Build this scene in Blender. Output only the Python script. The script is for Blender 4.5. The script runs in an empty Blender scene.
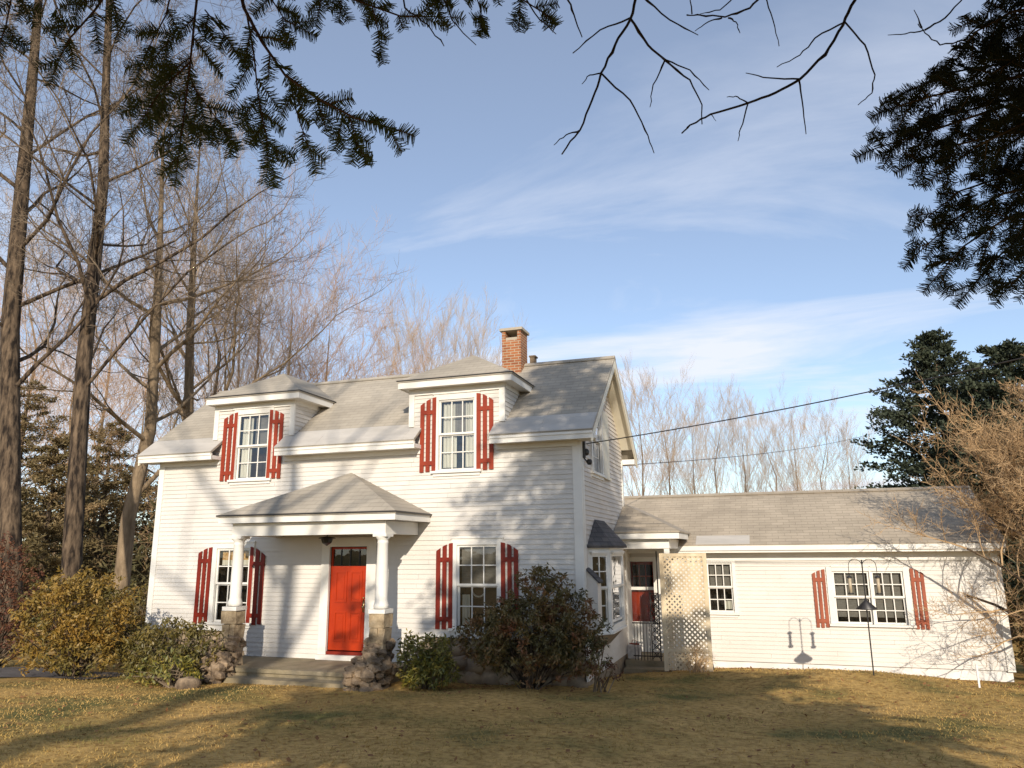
import bpy, math, random
from mathutils import Vector, Matrix, noise
random.seed(7)
sc = bpy.context.scene
col = sc.collection
PI = math.pi
R_ = math.radians
rnd = random.random
def U(a, b): return a + (b - a) * rnd()

# ------------------------------------------------------------------ camera
CAM = Vector((8.4466, -14.9470, 2.6202)); YAW, PITCH, ROLL, FPX = 0.32456, 0.22057, -0.00845, 747.06
_f = Vector((-math.sin(YAW) * math.cos(PITCH), math.cos(YAW) * math.cos(PITCH), math.sin(PITCH)))
_r = Vector((math.cos(YAW), math.sin(YAW), 0)); _u = _r.cross(_f)
CR = _r * math.cos(ROLL) + _u * math.sin(ROLL); CU = _u * math.cos(ROLL) - _r * math.sin(ROLL)
cd = bpy.data.cameras.new('camera'); cam = bpy.data.objects.new('camera', cd); col.objects.link(cam)
cd.sensor_width = 36; cd.lens = FPX / 1024 * 36; cd.clip_start = 0.05; cd.clip_end = 3000
m = Matrix.Identity(4)
for i, v in enumerate((CR, CU, -_f)):
    for j in range(3): m[j][i] = v[j]
m.translation = CAM; cam.matrix_world = m; sc.camera = cam
def ray(px, py): return CR * ((px - 512) / FPX) - CU * ((py - 384) / FPX) + _f
def at(px, py, d): return CAM + ray(px, py) * d               # point at depth d along a sight line
def aty(px, py, Y):                                            # point on the plane y = Y
    r = ray(px, py); return CAM + r * ((Y - CAM.y) / r.y)

# ------------------------------------------------------------------ sky, sun, exposure
SUNV = Vector((0.345, -1.0, 0.42)).normalized()
ELEV = math.asin(SUNV.z); AZ = math.atan2(SUNV.x, SUNV.y)
SKY_STRENGTH, SUN_STRENGTH = 0.15, 4.3
w = bpy.data.worlds.new('World'); sc.world = w; w.use_nodes = True
nt = w.node_tree; nt.nodes.clear()
def N(t, **k):
    n = nt.nodes.new(t)
    for a, b in k.items(): setattr(n, a, b)
    return n
L = lambda a, b: nt.links.new(a, b)
out = N('ShaderNodeOutputWorld'); bg = N('ShaderNodeBackground'); L(bg.outputs[0], out.inputs[0])
bg.inputs[1].default_value = SKY_STRENGTH
sky = N('ShaderNodeTexSky', sky_type='NISHITA', sun_disc=False, sun_elevation=ELEV, sun_rotation=AZ,
        air_density=0.85, dust_density=0.2, ozone_density=1.5)
tc = N('ShaderNodeTexCoord'); sep = N('ShaderNodeSeparateXYZ'); L(tc.outputs['Generated'], sep.inputs[0])
def M(op, a, b=None):
    n = N('ShaderNodeMath', operation=op)
    for i, x in enumerate((a, b)):
        if x is None: continue
        if isinstance(x, (int, float)): n.inputs[i].default_value = x
        else: L(x, n.inputs[i])
    return n.outputs[0]
zc = M('MAXIMUM', sep.outputs[2], 0.0); zz = M('ADD', zc, 0.10)
cx = M('DIVIDE', sep.outputs[0], zz); cy = M('DIVIDE', sep.outputs[1], zz)
comb = N('ShaderNodeCombineXYZ'); L(cx, comb.inputs[0]); L(cy, comb.inputs[1])
mp = N('ShaderNodeMapping'); L(comb.outputs[0], mp.inputs[0])
mp.inputs['Rotation'].default_value = (0, 0, R_(140)); mp.inputs['Scale'].default_value = (0.4, 1.1, 1); mp.inputs['Location'].default_value = (3.2865, 2.3638, 0)
nz = N('ShaderNodeTexNoise'); L(mp.outputs[0], nz.inputs['Vector'])
nz.inputs['Scale'].default_value = 1.15; nz.inputs['Detail'].default_value = 9; nz.inputs['Roughness'].default_value = 0.60; nz.inputs['Distortion'].default_value = 0.9
rp = N('ShaderNodeValToRGB'); L(nz.outputs[0], rp.inputs[0])
rp.color_ramp.elements[0].position = 0.47; rp.color_ramp.elements[0].color = (0, 0, 0, 1)
rp.color_ramp.elements[1].position = 0.73; rp.color_ramp.elements[1].color = (1, 1, 1, 1)
fade = N('ShaderNodeMapRange'); L(sep.outputs[2], fade.inputs[0])       # thinner cloud overhead
fade.inputs[1].default_value = 0.10; fade.inputs[2].default_value = 0.62; fade.inputs[3].default_value = 1.1; fade.inputs[4].default_value = 0.22
veil = M('ADD', M('MULTIPLY', rp.outputs[0], fade.outputs[0]), 0.18)
mx = N('ShaderNodeMix', data_type='RGBA'); L(M('MINIMUM', veil, 0.92), mx.inputs['Factor']); L(sky.outputs[0], mx.inputs['A'])
mx.inputs['B'].default_value = (5.1, 5.3, 5.85, 1)
L(mx.outputs['Result'], bg.inputs[0])
sd = bpy.data.lights.new('sun', 'SUN'); sd.energy = SUN_STRENGTH; sd.angle = R_(0.53); sd.color = (1, 0.895, 0.745)
so = bpy.data.objects.new('sun', sd); col.objects.link(so); so.location = (10, -20, 40)
so.rotation_euler = SUNV.to_track_quat('Z', 'Y').to_euler()
vs = sc.view_settings; vs.view_transform = 'Standard'; vs.look = 'None'; vs.exposure = 0.24; vs.gamma = 1; vs.use_curve_mapping = False

# ------------------------------------------------------------------ materials
MT = {}
def mat(name, base, rough=0.7, var=None, scale=3.0, stretch=(1, 1, 1), bump=0.0, bscale=40.0, spec=0.3, mid=None, detail=4, lo=0.35, hi=0.68, metallic=0.0):
    """noise-varied principled material: base -> (mid) -> var"""
    m = bpy.data.materials.new(name); m.use_nodes = True
    t = m.node_tree; b = t.nodes['Principled BSDF']
    b.inputs['Roughness'].default_value = rough; b.inputs['Specular IOR Level'].default_value = spec; b.inputs['Metallic'].default_value = metallic
    tcn = t.nodes.new('ShaderNodeTexCoord'); mpn = t.nodes.new('ShaderNodeMapping'); mpn.inputs['Scale'].default_value = stretch
    t.links.new(tcn.outputs['Object'], mpn.inputs[0])
    if var is None: var = tuple(c * 0.8 for c in base)
    n = t.nodes.new('ShaderNodeTexNoise'); n.inputs['Scale'].default_value = scale; n.inputs['Detail'].default_value = detail; n.inputs['Roughness'].default_value = 0.6
    t.links.new(mpn.outputs[0], n.inputs['Vector'])
    r = t.nodes.new('ShaderNodeValToRGB'); t.links.new(n.outputs[0], r.inputs[0])
    e = r.color_ramp.elements
    e[0].position = lo; e[0].color = (*base, 1); e[1].position = hi; e[1].color = (*var, 1)
    if mid:
        x = e.new((lo + hi) / 2); x.color = (*mid, 1)
    t.links.new(r.outputs[0], b.inputs['Base Color'])
    if bump:
        n2 = t.nodes.new('ShaderNodeTexNoise'); n2.inputs['Scale'].default_value = bscale; n2.inputs['Detail'].default_value = 3
        t.links.new(mpn.outputs[0], n2.inputs['Vector'])
        bp = t.nodes.new('ShaderNodeBump'); bp.inputs['Strength'].default_value = bump; bp.inputs['Distance'].default_value = 0.02
        t.links.new(n2.outputs[0], bp.inputs['Height']); t.links.new(bp.outputs[0], b.inputs['Normal'])
    MT[name] = m; return m
mat('siding', (0.66, 0.625, 0.575), 0.55, (0.58, 0.545, 0.495), 0.7, (1, 1, 1.3), 0.15, 30)
mat('siding_gable', (0.66, 0.61, 0.55), 0.6, (0.56, 0.51, 0.45), 0.9, (1.2, 1.2, 2.5), 0.15, 30)
mat('trim', (0.76, 0.735, 0.68), 0.45, (0.69, 0.66, 0.605), 1.6, bump=0.05)
mat('trim_cream', (0.80, 0.74, 0.60), 0.5, (0.72, 0.66, 0.52), 1.6)
mat('red_deep', (0.22, 0.022, 0.009), 0.5, (0.15, 0.014, 0.007), 5, (1, 1, .3), 0.05)
mat('red_faded', (0.29, 0.042, 0.016), 0.6, (0.22, 0.028, 0.012), 5, (1, 1, .3), 0.05)
mat('red_bleached', (0.33, 0.092, 0.046), 0.65, (0.25, 0.065, 0.034), 5, (1, 1, .3), 0.05)
mat('door_red', (0.41, 0.034, 0.003), 0.4, (0.34, 0.026, 0.003), 3, spec=0.4)
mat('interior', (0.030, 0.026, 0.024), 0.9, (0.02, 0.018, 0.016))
mat('curtain', (0.72, 0.68, 0.60), 0.9, (0.60, 0.56, 0.48), 14, (1, 1, .15))
mat('blind', (0.22, 0.20, 0.18), 0.9, (0.17, 0.15, 0.13), 6, (1, 1, 4))
mat('valance', (0.62, 0.42, 0.18), 0.9, (0.45, 0.24, 0.12), 30)
mat('dark_metal', (0.018, 0.016, 0.015), 0.45, (0.03, 0.026, 0.024), 8, spec=0.5)
mat('brass', (0.55, 0.42, 0.20), 0.3, metallic=1.0)
mat('flashing', (0.50, 0.465, 0.42), 0.75, (0.42, 0.39, 0.35), 1.2, (1, 4, 1), spec=0.2, bump=0.1, bscale=8)
mat('concrete', (0.30, 0.25, 0.17), 0.9, (0.20, 0.165, 0.10), 2.2, bump=0.4, bscale=25, mid=(0.27, 0.22, 0.14))
mat('asphalt_walk', (0.13, 0.115, 0.11), 0.95, (0.09, 0.08, 0.075), 3, bump=0.3)
mat('stone', (0.36, 0.27, 0.17), 0.9, (0.15, 0.11, 0.08), 2.6, bump=0.7, bscale=9, mid=(0.26, 0.20, 0.14), detail=6)
mat('rubble', (0.36, 0.26, 0.165), 0.9, (0.05, 0.038, 0.03), 3.4, bump=0.9, bscale=16, mid=(0.18, 0.13, 0.085), detail=8)
mat('stone_grey', (0.30, 0.26, 0.22), 0.9, (0.18, 0.15, 0.13), 4, bump=0.6, bscale=14)
mat('block', (0.44, 0.34, 0.22), 0.9, (0.16, 0.115, 0.07), 5, mid=(0.33, 0.25, 0.155), bump=0.6, bscale=22)
mat('lattice', (0.70, 0.58, 0.40), 0.8, (0.50, 0.39, 0.25), 3, (1, 1, .6), 0.2)
mat('wood_stake', (0.45, 0.36, 0.26), 0.85)
mat('chimney_cap', (0.42, 0.36, 0.28), 0.9, bump=0.3)
mat('bark_dark', (0.016, 0.011, 0.008), 0.95, (0.16, 0.112, 0.072), 8, (1, 1, .22), 1.0, 14, detail=9, lo=.40, hi=.64)
mat('bark_grey', (0.12, 0.088, 0.06), 0.95, (0.22, 0.165, 0.11), 3.0, (1, 1, .35), 0.6, 12)
mat('bark_tan', (0.12, 0.085, 0.052), 0.95, (0.30, 0.22, 0.14), 4.0, (1, 1, .25), 0.8, 10, detail=8)
mat('twig_pink', (0.38, 0.30, 0.24), 0.95, (0.46, 0.36, 0.26), 0.5)
mat('twig_orange', (0.46, 0.27, 0.14), 0.95, (0.42, 0.29, 0.19), 0.6)
mat('twig_dead', (0.030, 0.022, 0.020), 0.9, (0.055, 0.040, 0.032), 12)
mat('twig_rust', (0.46, 0.30, 0.155), 0.95, (0.36, 0.25, 0.145), 1.3)
mat('bough_bark', (0.10, 0.05, 0.028), 0.9, (0.06, 0.032, 0.02), 14, bump=0.3)
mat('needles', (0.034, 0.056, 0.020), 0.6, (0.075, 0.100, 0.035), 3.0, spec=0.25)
mat('needles_shaded', (0.012, 0.018, 0.010), 0.65, (0.022, 0.031, 0.016), 3.0, spec=0.2)  # needles darkened in colour, standing for the fir's own shade
mat('pine_dark', (0.024, 0.033, 0.020), 0.75, (0.055, 0.065, 0.036), 0.8)
mat('pine_olive', (0.090, 0.072, 0.030), 0.8, (0.27, 0.185, 0.095), 0.45, mid=(0.15, 0.112, 0.050))
mat('brush', (0.26, 0.175, 0.095), 0.9, (0.05, 0.048, 0.02), 0.28, mid=(0.09, 0.075, 0.032), lo=.4, hi=.62)
mat('leaf_yellow', (0.29, 0.16, 0.028), 0.55, (0.07, 0.07, 0.018), 1.6, mid=(0.21, 0.135, 0.026), spec=0.4)
mat('leaf_olive', (0.075, 0.070, 0.020), 0.5, (0.19, 0.135, 0.030), 2.2, spec=0.4)
mat('leaf_green', (0.30, 0.235, 0.034), 0.5, (0.40, 0.30, 0.06), 4, mid=(0.07, 0.08, 0.018), spec=0.4)
mat('leaf_dark', (0.048, 0.050, 0.018), 0.5, (0.20, 0.075, 0.030), 1.8, mid=(0.14, 0.10, 0.028), lo=.36, hi=.66, spec=0.4)
mat('leaf_red', (0.085, 0.030, 0.018), 0.7, (0.17, 0.075, 0.034), 2.5)
mat('grass_blade', (0.58, 0.375, 0.13), 0.9, (0.16, 0.155, 0.05), 0.5, mid=(0.44, 0.29, 0.098), spec=0.1)
mat('dead_leaf', (0.26, 0.12, 0.045), 0.9, (0.17, 0.075, 0.03), 9)
mat('bag_white', (0.72, 0.68, 0.64), 0.5, (0.5, 0.45, 0.42), 12)
mat('feeder_tube', (0.50, 0.42, 0.30), 0.4, (0.38, 0.3, 0.2), 10)
mat('white_plastic', (0.76, 0.74, 0.71), 0.5)

def brickmat(name, c1, c2, mortar, bw, bh, ms, bump, off=0.5, rough=0.9, noise=(0.75, 1.15), nscale=1.2, proj='xz'):
    m = bpy.data.materials.new(name); m.use_nodes = True
    t = m.node_tree; b = t.nodes['Principled BSDF']; b.inputs['Roughness'].default_value = rough; b.inputs['Specular IOR Level'].default_value = 0.2
    tcn = t.nodes.new('ShaderNodeTexCoord'); s = t.nodes.new('ShaderNodeSeparateXYZ'); t.links.new(tcn.outputs['Object'], s.inputs[0])
    c = t.nodes.new('ShaderNodeCombineXYZ')
    ad = t.nodes.new('ShaderNodeMath'); ad.operation = 'ADD'
    if proj == 'sum':           # upright brickwork: x + y along, z up
        t.links.new(s.outputs[0], ad.inputs[0]); t.links.new(s.outputs[1], ad.inputs[1]); t.links.new(ad.outputs[0], c.inputs[0])
    else:
        t.links.new(s.outputs[0], c.inputs[0])
    t.links.new(s.outputs[2], c.inputs[1])
    br = t.nodes.new('ShaderNodeTexBrick'); t.links.new(c.outputs[0], br.inputs['Vector'])
    br.offset = off; br.inputs['Color1'].default_value = (*c1, 1); br.inputs['Color2'].default_value = (*c2, 1); br.inputs['Mortar'].default_value = (*mortar, 1)
    br.inputs['Scale'].default_value = 1; br.inputs['Brick Width'].default_value = bw; br.inputs['Row Height'].default_value = bh; br.inputs['Mortar Size'].default_value = ms
    br.inputs['Mortar Smooth'].default_value = 0.3; br.inputs['Bias'].default_value = -0.1
    nzn = t.nodes.new('ShaderNodeTexNoise'); nzn.inputs['Scale'].default_value = nscale; nzn.inputs['Detail'].default_value = 6; t.links.new(tcn.outputs['Object'], nzn.inputs['Vector'])
    mr = t.nodes.new('ShaderNodeMapRange'); t.links.new(nzn.outputs[0], mr.inputs[0]); mr.inputs[1].default_value = 0.3; mr.inputs[2].default_value = 0.7; mr.inputs[3].default_value = noise[0]; mr.inputs[4].default_value = noise[1]
    mm = t.nodes.new('ShaderNodeMix'); mm.data_type = 'RGBA'; mm.blend_type = 'MULTIPLY'; mm.inputs['Factor'].default_value = 1
    t.links.new(br.outputs['Color'], mm.inputs['A']); t.links.new(mr.outputs[0], mm.inputs['B']); t.links.new(mm.outputs['Result'], b.inputs['Base Color'])
    bp = t.nodes.new('ShaderNodeBump'); bp.inputs['Strength'].default_value = bump; bp.inputs['Distance'].default_value = 0.015; bp.invert = True
    t.links.new(br.outputs['Fac'], bp.inputs['Height']); t.links.new(bp.outputs[0], b.inputs['Normal'])
    MT[name] = m
brickmat('shingle', (0.42, 0.37, 0.30), (0.37, 0.327, 0.265), (0.30, 0.265, 0.215), 0.30, 0.088, 0.005, 0.6, noise=(0.82, 1.10), nscale=.8)
brickmat('shingle_wing', (0.42, 0.355, 0.275), (0.36, 0.305, 0.235), (0.29, 0.245, 0.19), 0.30, 0.072, 0.004, 0.7, noise=(0.84, 1.10))
brickmat('shingle_dark', (0.115, 0.105, 0.105), (0.085, 0.08, 0.08), (0.05, 0.05, 0.05), 0.28, 0.10, 0.006, 0.7, proj='sum')
brickmat('brick', (0.36, 0.135, 0.055), (0.25, 0.085, 0.04), (0.45, 0.36, 0.26), 0.20, 0.067, 0.010, 0.9, proj='sum')

def glass(name, tint, refl):
    m = bpy.data.materials.new(name); m.use_nodes = True; t = m.node_tree; t.nodes.clear()
    o = t.nodes.new('ShaderNodeOutputMaterial'); a = t.nodes.new('ShaderNodeBsdfTransparent'); a.inputs[0].default_value = (*tint, 1)
    g = t.nodes.new('ShaderNodeBsdfGlossy'); g.inputs['Roughness'].default_value = 0.02; g.inputs[0].default_value = (0.9, 0.93, 1, 1)
    f = t.nodes.new('ShaderNodeFresnel'); f.inputs[0].default_value = 1.5
    mu = t.nodes.new('ShaderNodeMath'); mu.operation = 'MULTIPLY'; mu.inputs[1].default_value = refl; mu.use_clamp = True; t.links.new(f.outputs[0], mu.inputs[0])
    x = t.nodes.new('ShaderNodeMixShader'); t.links.new(mu.outputs[0], x.inputs[0]); t.links.new(a.outputs[0], x.inputs[1]); t.links.new(g.outputs[0], x.inputs[2])
    nn = t.nodes.new('ShaderNodeTexNoise'); nn.inputs['Scale'].default_value = 2.2
    tcn = t.nodes.new('ShaderNodeTexCoord'); t.links.new(tcn.outputs['Object'], nn.inputs['Vector'])
    bp = t.nodes.new('ShaderNodeBump'); bp.inputs['Strength'].default_value = 0.12; bp.inputs['Distance'].default_value = 0.05; t.links.new(nn.outputs[0], bp.inputs['Height'])
    t.links.new(bp.outputs[0], g.inputs['Normal']); t.links.new(x.outputs[0], o.inputs[0]); MT[name] = m
glass('pane', (0.82, 0.85, 0.84), 2.2)

def groundmat():
    m = bpy.data.materials.new('lawn'); m.use_nodes = True; t = m.node_tree; b = t.nodes['Principled BSDF']
    b.inputs['Roughness'].default_value = 0.95; b.inputs['Specular IOR Level'].default_value = 0.1
    tcn = t.nodes.new('ShaderNodeTexCoord')
    def noise(s, d):
        n = t.nodes.new('ShaderNodeTexNoise'); n.inputs['Scale'].default_value = s; n.inputs['Detail'].default_value = d; n.inputs['Roughness'].default_value = 0.65
        t.links.new(tcn.outputs['Object'], n.inputs['Vector']); return n.outputs[0]
    def ramp(src, st):
        r = t.nodes.new('ShaderNodeValToRGB'); t.links.new(src, r.inputs[0]); e = r.color_ramp.elements
        e[0].position, e[0].color = st[0][0], (*st[0][1], 1); e[1].position, e[1].color = st[-1][0], (*st[-1][1], 1)
        for p, c in st[1:-1]: x = e.new(p); x.color = (*c, 1)
        return r.outputs[0]
    big = ramp(noise(0.35, 5), [(0.38, (0.16, 0.145, 0.05)), (0.50, (0.43, 0.28, 0.096)), (0.64, (0.58, 0.37, 0.135))])
    small = ramp(noise(9, 6), [(0.34, (0.52, 0.46, 0.40)), (0.54, (1, 1, 1)), (0.75, (1.2, 1.15, 1.0))])
    mm = t.nodes.new('ShaderNodeMix'); mm.data_type = 'RGBA'; mm.blend_type = 'MULTIPLY'; mm.inputs['Factor'].default_value = 1
    t.links.new(big, mm.inputs['A']); t.links.new(small, mm.inputs['B']); t.links.new(mm.outputs['Result'], b.inputs['Base Color'])
    bp = t.nodes.new('ShaderNodeBump'); bp.inputs['Strength'].default_value = 0.5; bp.inputs['Distance'].default_value = 0.04
    t.links.new(noise(28, 5), bp.inputs['Height']); t.links.new(bp.outputs[0], b.inputs['Normal']); MT['lawn'] = m
groundmat()

# ------------------------------------------------------------------ mesh helpers
class Fr:                                                      # wall frame: origin, along-wall axis, outward normal
    def __init__(s, o, u, n): s.o, s.u, s.n = Vector(o), Vector(u).normalized(), Vector(n).normalized()
    def p(s, u, n, z): return s.o + s.u * u + s.n * n + Vector((0, 0, z))
FRONT = Fr((0, 0, 0), (1, 0, 0), (0, -1, 0))
class MB:
    def __init__(s): s.v = []; s.f = []
    def add(s, vs, fs):
        k = len(s.v); s.v += [tuple(x) for x in vs]; s.f += [tuple(i + k for i in f) for f in fs]
    def quad(s, *p): s.add(p, [tuple(range(len(p)))])
    def box(s, x0, x1, y0, y1, z0, z1):
        s.add([(x0, y0, z0), (x1, y0, z0), (x1, y1, z0), (x0, y1, z0), (x0, y0, z1), (x1, y0, z1), (x1, y1, z1), (x0, y1, z1)],
              [(0, 3, 2, 1), (4, 5, 6, 7), (0, 1, 5, 4), (1, 2, 6, 5), (2, 3, 7, 6), (3, 0, 4, 7)])
    def fbox(s, fr, u0, u1, n0, n1, z0, z1):
        P = fr.p
        s.add([P(u0, n1, z0), P(u1, n1, z0), P(u1, n0, z0), P(u0, n0, z0), P(u0, n1, z1), P(u1, n1, z1), P(u1, n0, z1), P(u0, n0, z1)],
              [(0, 3, 2, 1), (4, 5, 6, 7), (0, 1, 5, 4), (1, 2, 6, 5), (2, 3, 7, 6), (3, 0, 4, 7)])
    def prism(s, poly, d):                                      # polygon (3-D points) swept by vector d
        n = len(poly); d = Vector(d); a = [Vector(p) for p in poly]
        s.add(a + [p + d for p in a], [tuple(range(n))[::-1], tuple(range(n, 2 * n))] + [(i, (i + 1) % n, n + (i + 1) % n, n + i) for i in range(n)])
    def beam(s, a, b, w, h, up=(0, 0, 1)):
        a, b = Vector(a), Vector(b); d = (b - a).normalized(); up = Vector(up)
        r = d.cross(up)
        if r.length < 1e-4: r = d.cross(Vector((1, 0, 0)))
        r.normalize(); t = r.cross(d)
        q = [a + r * (w / 2) * i + t * (h / 2) * j for i, j in ((-1, -1), (1, -1), (1, 1), (-1, 1))]
        s.prism(q, b - a)
    def tube(s, pts, rad, n=6, cap=True):
        pts = [Vector(p) for p in pts]; k = len(s.v); m_ = len(pts)
        if not hasattr(rad, '__len__'): rad = [rad] * m_
        d0 = (pts[1] - pts[0]).normalized(); a = d0.cross(Vector((0, 0, 1)))
        if a.length < 1e-3: a = Vector((1, 0, 0))
        a.normalize()
        for i, p in enumerate(pts):
            d = (pts[min(i + 1, m_ - 1)] - pts[max(i - 1, 0)])
            if d.length < 1e-9: d = d0
            d = d.normalized(); a = (a - d * a.dot(d))
            if a.length < 1e-4: a = d.orthogonal()
            a = a.normalized(); b = d.cross(a)
            for j in range(n):
                t = 2 * PI * j / n; s.v.append(tuple(p + (a * math.cos(t) + b * math.sin(t)) * rad[i]))
        for i in range(m_ - 1):
            for j in range(n):
                s.f.append((k + i * n + j, k + i * n + (j + 1) % n, k + (i + 1) * n + (j + 1) % n, k + (i + 1) * n + j))
        if cap:
            s.f.append(tuple(k + j for j in range(n))[::-1]); s.f.append(tuple(k + (m_ - 1) * n + j for j in range(n)))
    def lathe(s, c, prof, n=16):                                # (radius, z) profile about a vertical axis at c
        c = Vector(c); s.tube([c + Vector((0, 0, z)) for r, z in prof], [r for r, z in prof], n) if False else None
        k = len(s.v)
        for r, z in prof:
            for j in range(n): s.v.append((c.x + r * math.cos(2 * PI * j / n), c.y + r * math.sin(2 * PI * j / n), c.z + z))
        for i in range(len(prof) - 1):
            for j in range(n): s.f.append((k + i * n + j, k + i * n + (j + 1) % n, k + (i + 1) * n + (j + 1) % n, k + (i + 1) * n + j))
        s.f.append(tuple(k + j for j in range(n))[::-1]); s.f.append(tuple(k + (len(prof) - 1) * n + j for j in range(n)))
    def leaf(s, c, d, nrm, l, w_):                              # pointed leaf: diamond with a kink
        d = d.normalized(); sd_ = d.cross(nrm)
        if sd_.length < 1e-4: sd_ = d.orthogonal()
        sd_.normalize(); k = len(s.v); mid = c + d * (l * .5)
        s.v += [tuple(c), tuple(mid + sd_ * (w_ / 2)), tuple(c + d * l), tuple(mid - sd_ * (w_ / 2))]
        s.f.append((k, k + 1, k + 2, k + 3))
    def rock(s, c, r, sq=(1, 1, 1), seg=(7, 5), jit=0.22):
        k = len(s.v); c = Vector(c); nu, nv = seg
        rot = U(0, 2 * PI)
        for i in range(nv + 1):
            th = PI * i / nv
            for j in range(nu):
                a = 2 * PI * j / nu + rot; q = r * (1 + U(-jit, jit))
                x, y, z = math.sin(th) * math.cos(a), math.sin(th) * math.sin(a), math.cos(th)
                mxx = max(abs(x), abs(y), abs(z)) ** 0.45
                s.v.append((c.x + x / mxx * q * sq[0], c.y + y / mxx * q * sq[1], c.z + z / mxx * q * sq[2]))
        for i in range(nv):
            for j in range(nu): s.f.append((k + i * nu + j, k + (i + 1) * nu + j, k + (i + 1) * nu + (j + 1) % nu, k + i * nu + (j + 1) % nu))
    def build(s, name, mt, parent=None, smooth=False, label=None):
        org = wpos(parent) if parent else Vector((0, 0, 0))
        me = bpy.data.meshes.new(name)
        me.from_pydata([(x - org.x, y - org.y, z - org.z) for x, y, z in s.v], [], s.f); me.update()
        me.materials.append(MT[mt])
        if smooth: me.polygons.foreach_set('use_smooth', [True] * len(me.polygons))
        o = bpy.data.objects.new(name, me); col.objects.link(o)
        if parent: o.parent = parent
        if label: o['label'] = label
        return o
def wpos(o):
    v = Vector((0, 0, 0))
    while o: v = v + o.location; o = o.parent
    return v
def tag(o, label, cat, group=None, kind=None):
    if label: o['label'] = label
    if cat: o['category'] = cat
    if group: o['group'] = group
    if kind: o['kind'] = kind
    return o
def thing(name, label, cat, loc, group=None):
    o = bpy.data.objects.new(name, None); o.empty_display_size = 0.3; col.objects.link(o); o.location = loc
    return tag(o, label, cat, group)
def top(mb, name, mt, label, cat, base, group=None, smooth=False):   # single-mesh thing with its origin at its base
    o = mb.build(name, mt, None, smooth); b = Vector(base)
    for v in o.data.vertices: v.co -= b
    o.location = b; return tag(o, label, cat, group)

# ------------------------------------------------------------------ ground
def gz(x, y):
    z = 0.04 - 0.0625 * max(-40, min(y, 12))
    if y > 12: z -= 0.02 * min(y - 12, 20)
    z += .30 * math.exp(-((x - 9.6) / 3.2) ** 2 - ((y - 2.6) / 1.7) ** 2)
    if -12 < y < 8: z += .05 * noise.noise((x * .55, y * .55, 0)) + .022 * noise.noise((x * 1.9, y * 1.9, 3)) * min(1, max(0, 8 - y))
    return z + 0.02 * math.sin(x * .7 + y * .4) + 0.02 * math.sin(x * 1.7 - y * .9)
def ground():
    xs = [-900, -400, -150, -70, -40] + [-28 + i * 1.0 for i in range(16)] + [-12 + i * .28 for i in range(101)] + [16.5 + i * 1.0 for i in range(13)] + [40, 70, 150, 400, 900]
    ys = [-400, -150, -60, -40] + [-30 + i * 1.0 for i in range(20)] + [-10 + i * .26 for i in range(63)] + [6.5 + i * 1.0 for i in range(24)] + [36, 60, 110, 250, 600, 1500]
    b = MB(); b.v = [(x, y, gz(x, y)) for y in ys for x in xs]; n = len(xs)
    b.f = [(j * n + i, j * n + i + 1, (j + 1) * n + i + 1, (j + 1) * n + i) for j in range(len(ys) - 1) for i in range(n - 1)]
    o = b.build('lawn', 'lawn', None, True); o['kind'] = 'structure'
    b = MB()
    for i in range(24):
        x0, x1 = -20 + i * .65, -19.35 + i * .65
        e = lambda x: (-3.0 + .12 * math.sin(x * 2) + .06 * (x + 5), -1.5 + .1 * math.sin(x * 1.3) + .06 * (x + 5))
        (a0, c0), (a1, c1) = e(x0), e(x1)
        b.quad((x0, a0, gz(x0, a0) + .012), (x1, a1, gz(x1, a1) + .012), (x1, c1, gz(x1, c1) + .012), (x0, c0, gz(x0, c0) + .012))
    o = b.build('path', 'asphalt_walk'); o['kind'] = 'structure'
ground()

# ------------------------------------------------------------------ the house
XL, XR, DEP, ZB, ZF = -5.871, 4.877, 4.66, 0.966, 0.375
ZE, YE = 5.02, -0.40                                            # roof edge
YR = DEP / 2; SL = (7.165 - ZE) / (YR - YE); ZRG = 7.165
def roofz(y): return ZE + SL * (y - YE) if y <= YR else ZE + SL * (DEP - YE - y)
house = thing('farmhouse', 'white clapboard farmhouse with red shutters, wall dormers, a pillared porch and a low side wing', 'house', (-0.5, 2.3, 0.0))
EXPO = 0.1
def clap(mb, fr, z0, z1, ext, holes=(), ex=EXPO):
    z = z0
    while z < z1 - 1e-4:
        zt = min(z + ex, z1)
        e0, e1 = ext(z), ext(zt)
        zm = (z + zt) / 2
        hs = sorted((h[0], h[1]) for h in holes if h[2] < zm < h[3])
        if e1[1] - e1[0] > 0.005 or e0[1] - e0[0] > 0.01:
            cur0, cur1 = e0[0], e1[0]; spans = []
            for a, b in hs:
                if b <= e0[0] or a >= e0[1]: continue
                if a > cur0: spans.append((cur0, cur1, a, a))
                cur0 = cur1 = b
            if cur0 < e0[1]: spans.append((cur0, cur1, e0[1], e1[1]))
            for a0, a1, b0, b1 in spans:
                if a1 > b1: a1 = b1 = (a1 + b1) / 2
                P = fr.p; q_ = a0 + U(.6, 4.5); dn = U(-.002, .002)
                while q_ < min(b0, b1) - .5:                    # boards butt together
                    mb.quad(P(a0, .019 + dn, z), P(q_ - .003, .019 + dn, z + U(-.002, .002)), P(q_ - .003, .004, zt), P(a1, .004, zt)); mb.quad(P(a0, .0, z), P(q_, .0, z), P(q_, .019 + dn, z), P(a0, .019 + dn, z))
                    a0 = a1 = q_; q_ += U(2.4, 4.6); dn = U(-.002, .002)
                mb.quad(P(a0, .019 + dn, z), P(b0, .019 + dn, z), P(b1, .004, zt), P(a1, .004, zt))
                mb.quad(P(a0, .0, z), P(b0, .0, z), P(b0, .019 + dn, z), P(a0, .019 + dn, z))
        z = zt

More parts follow.
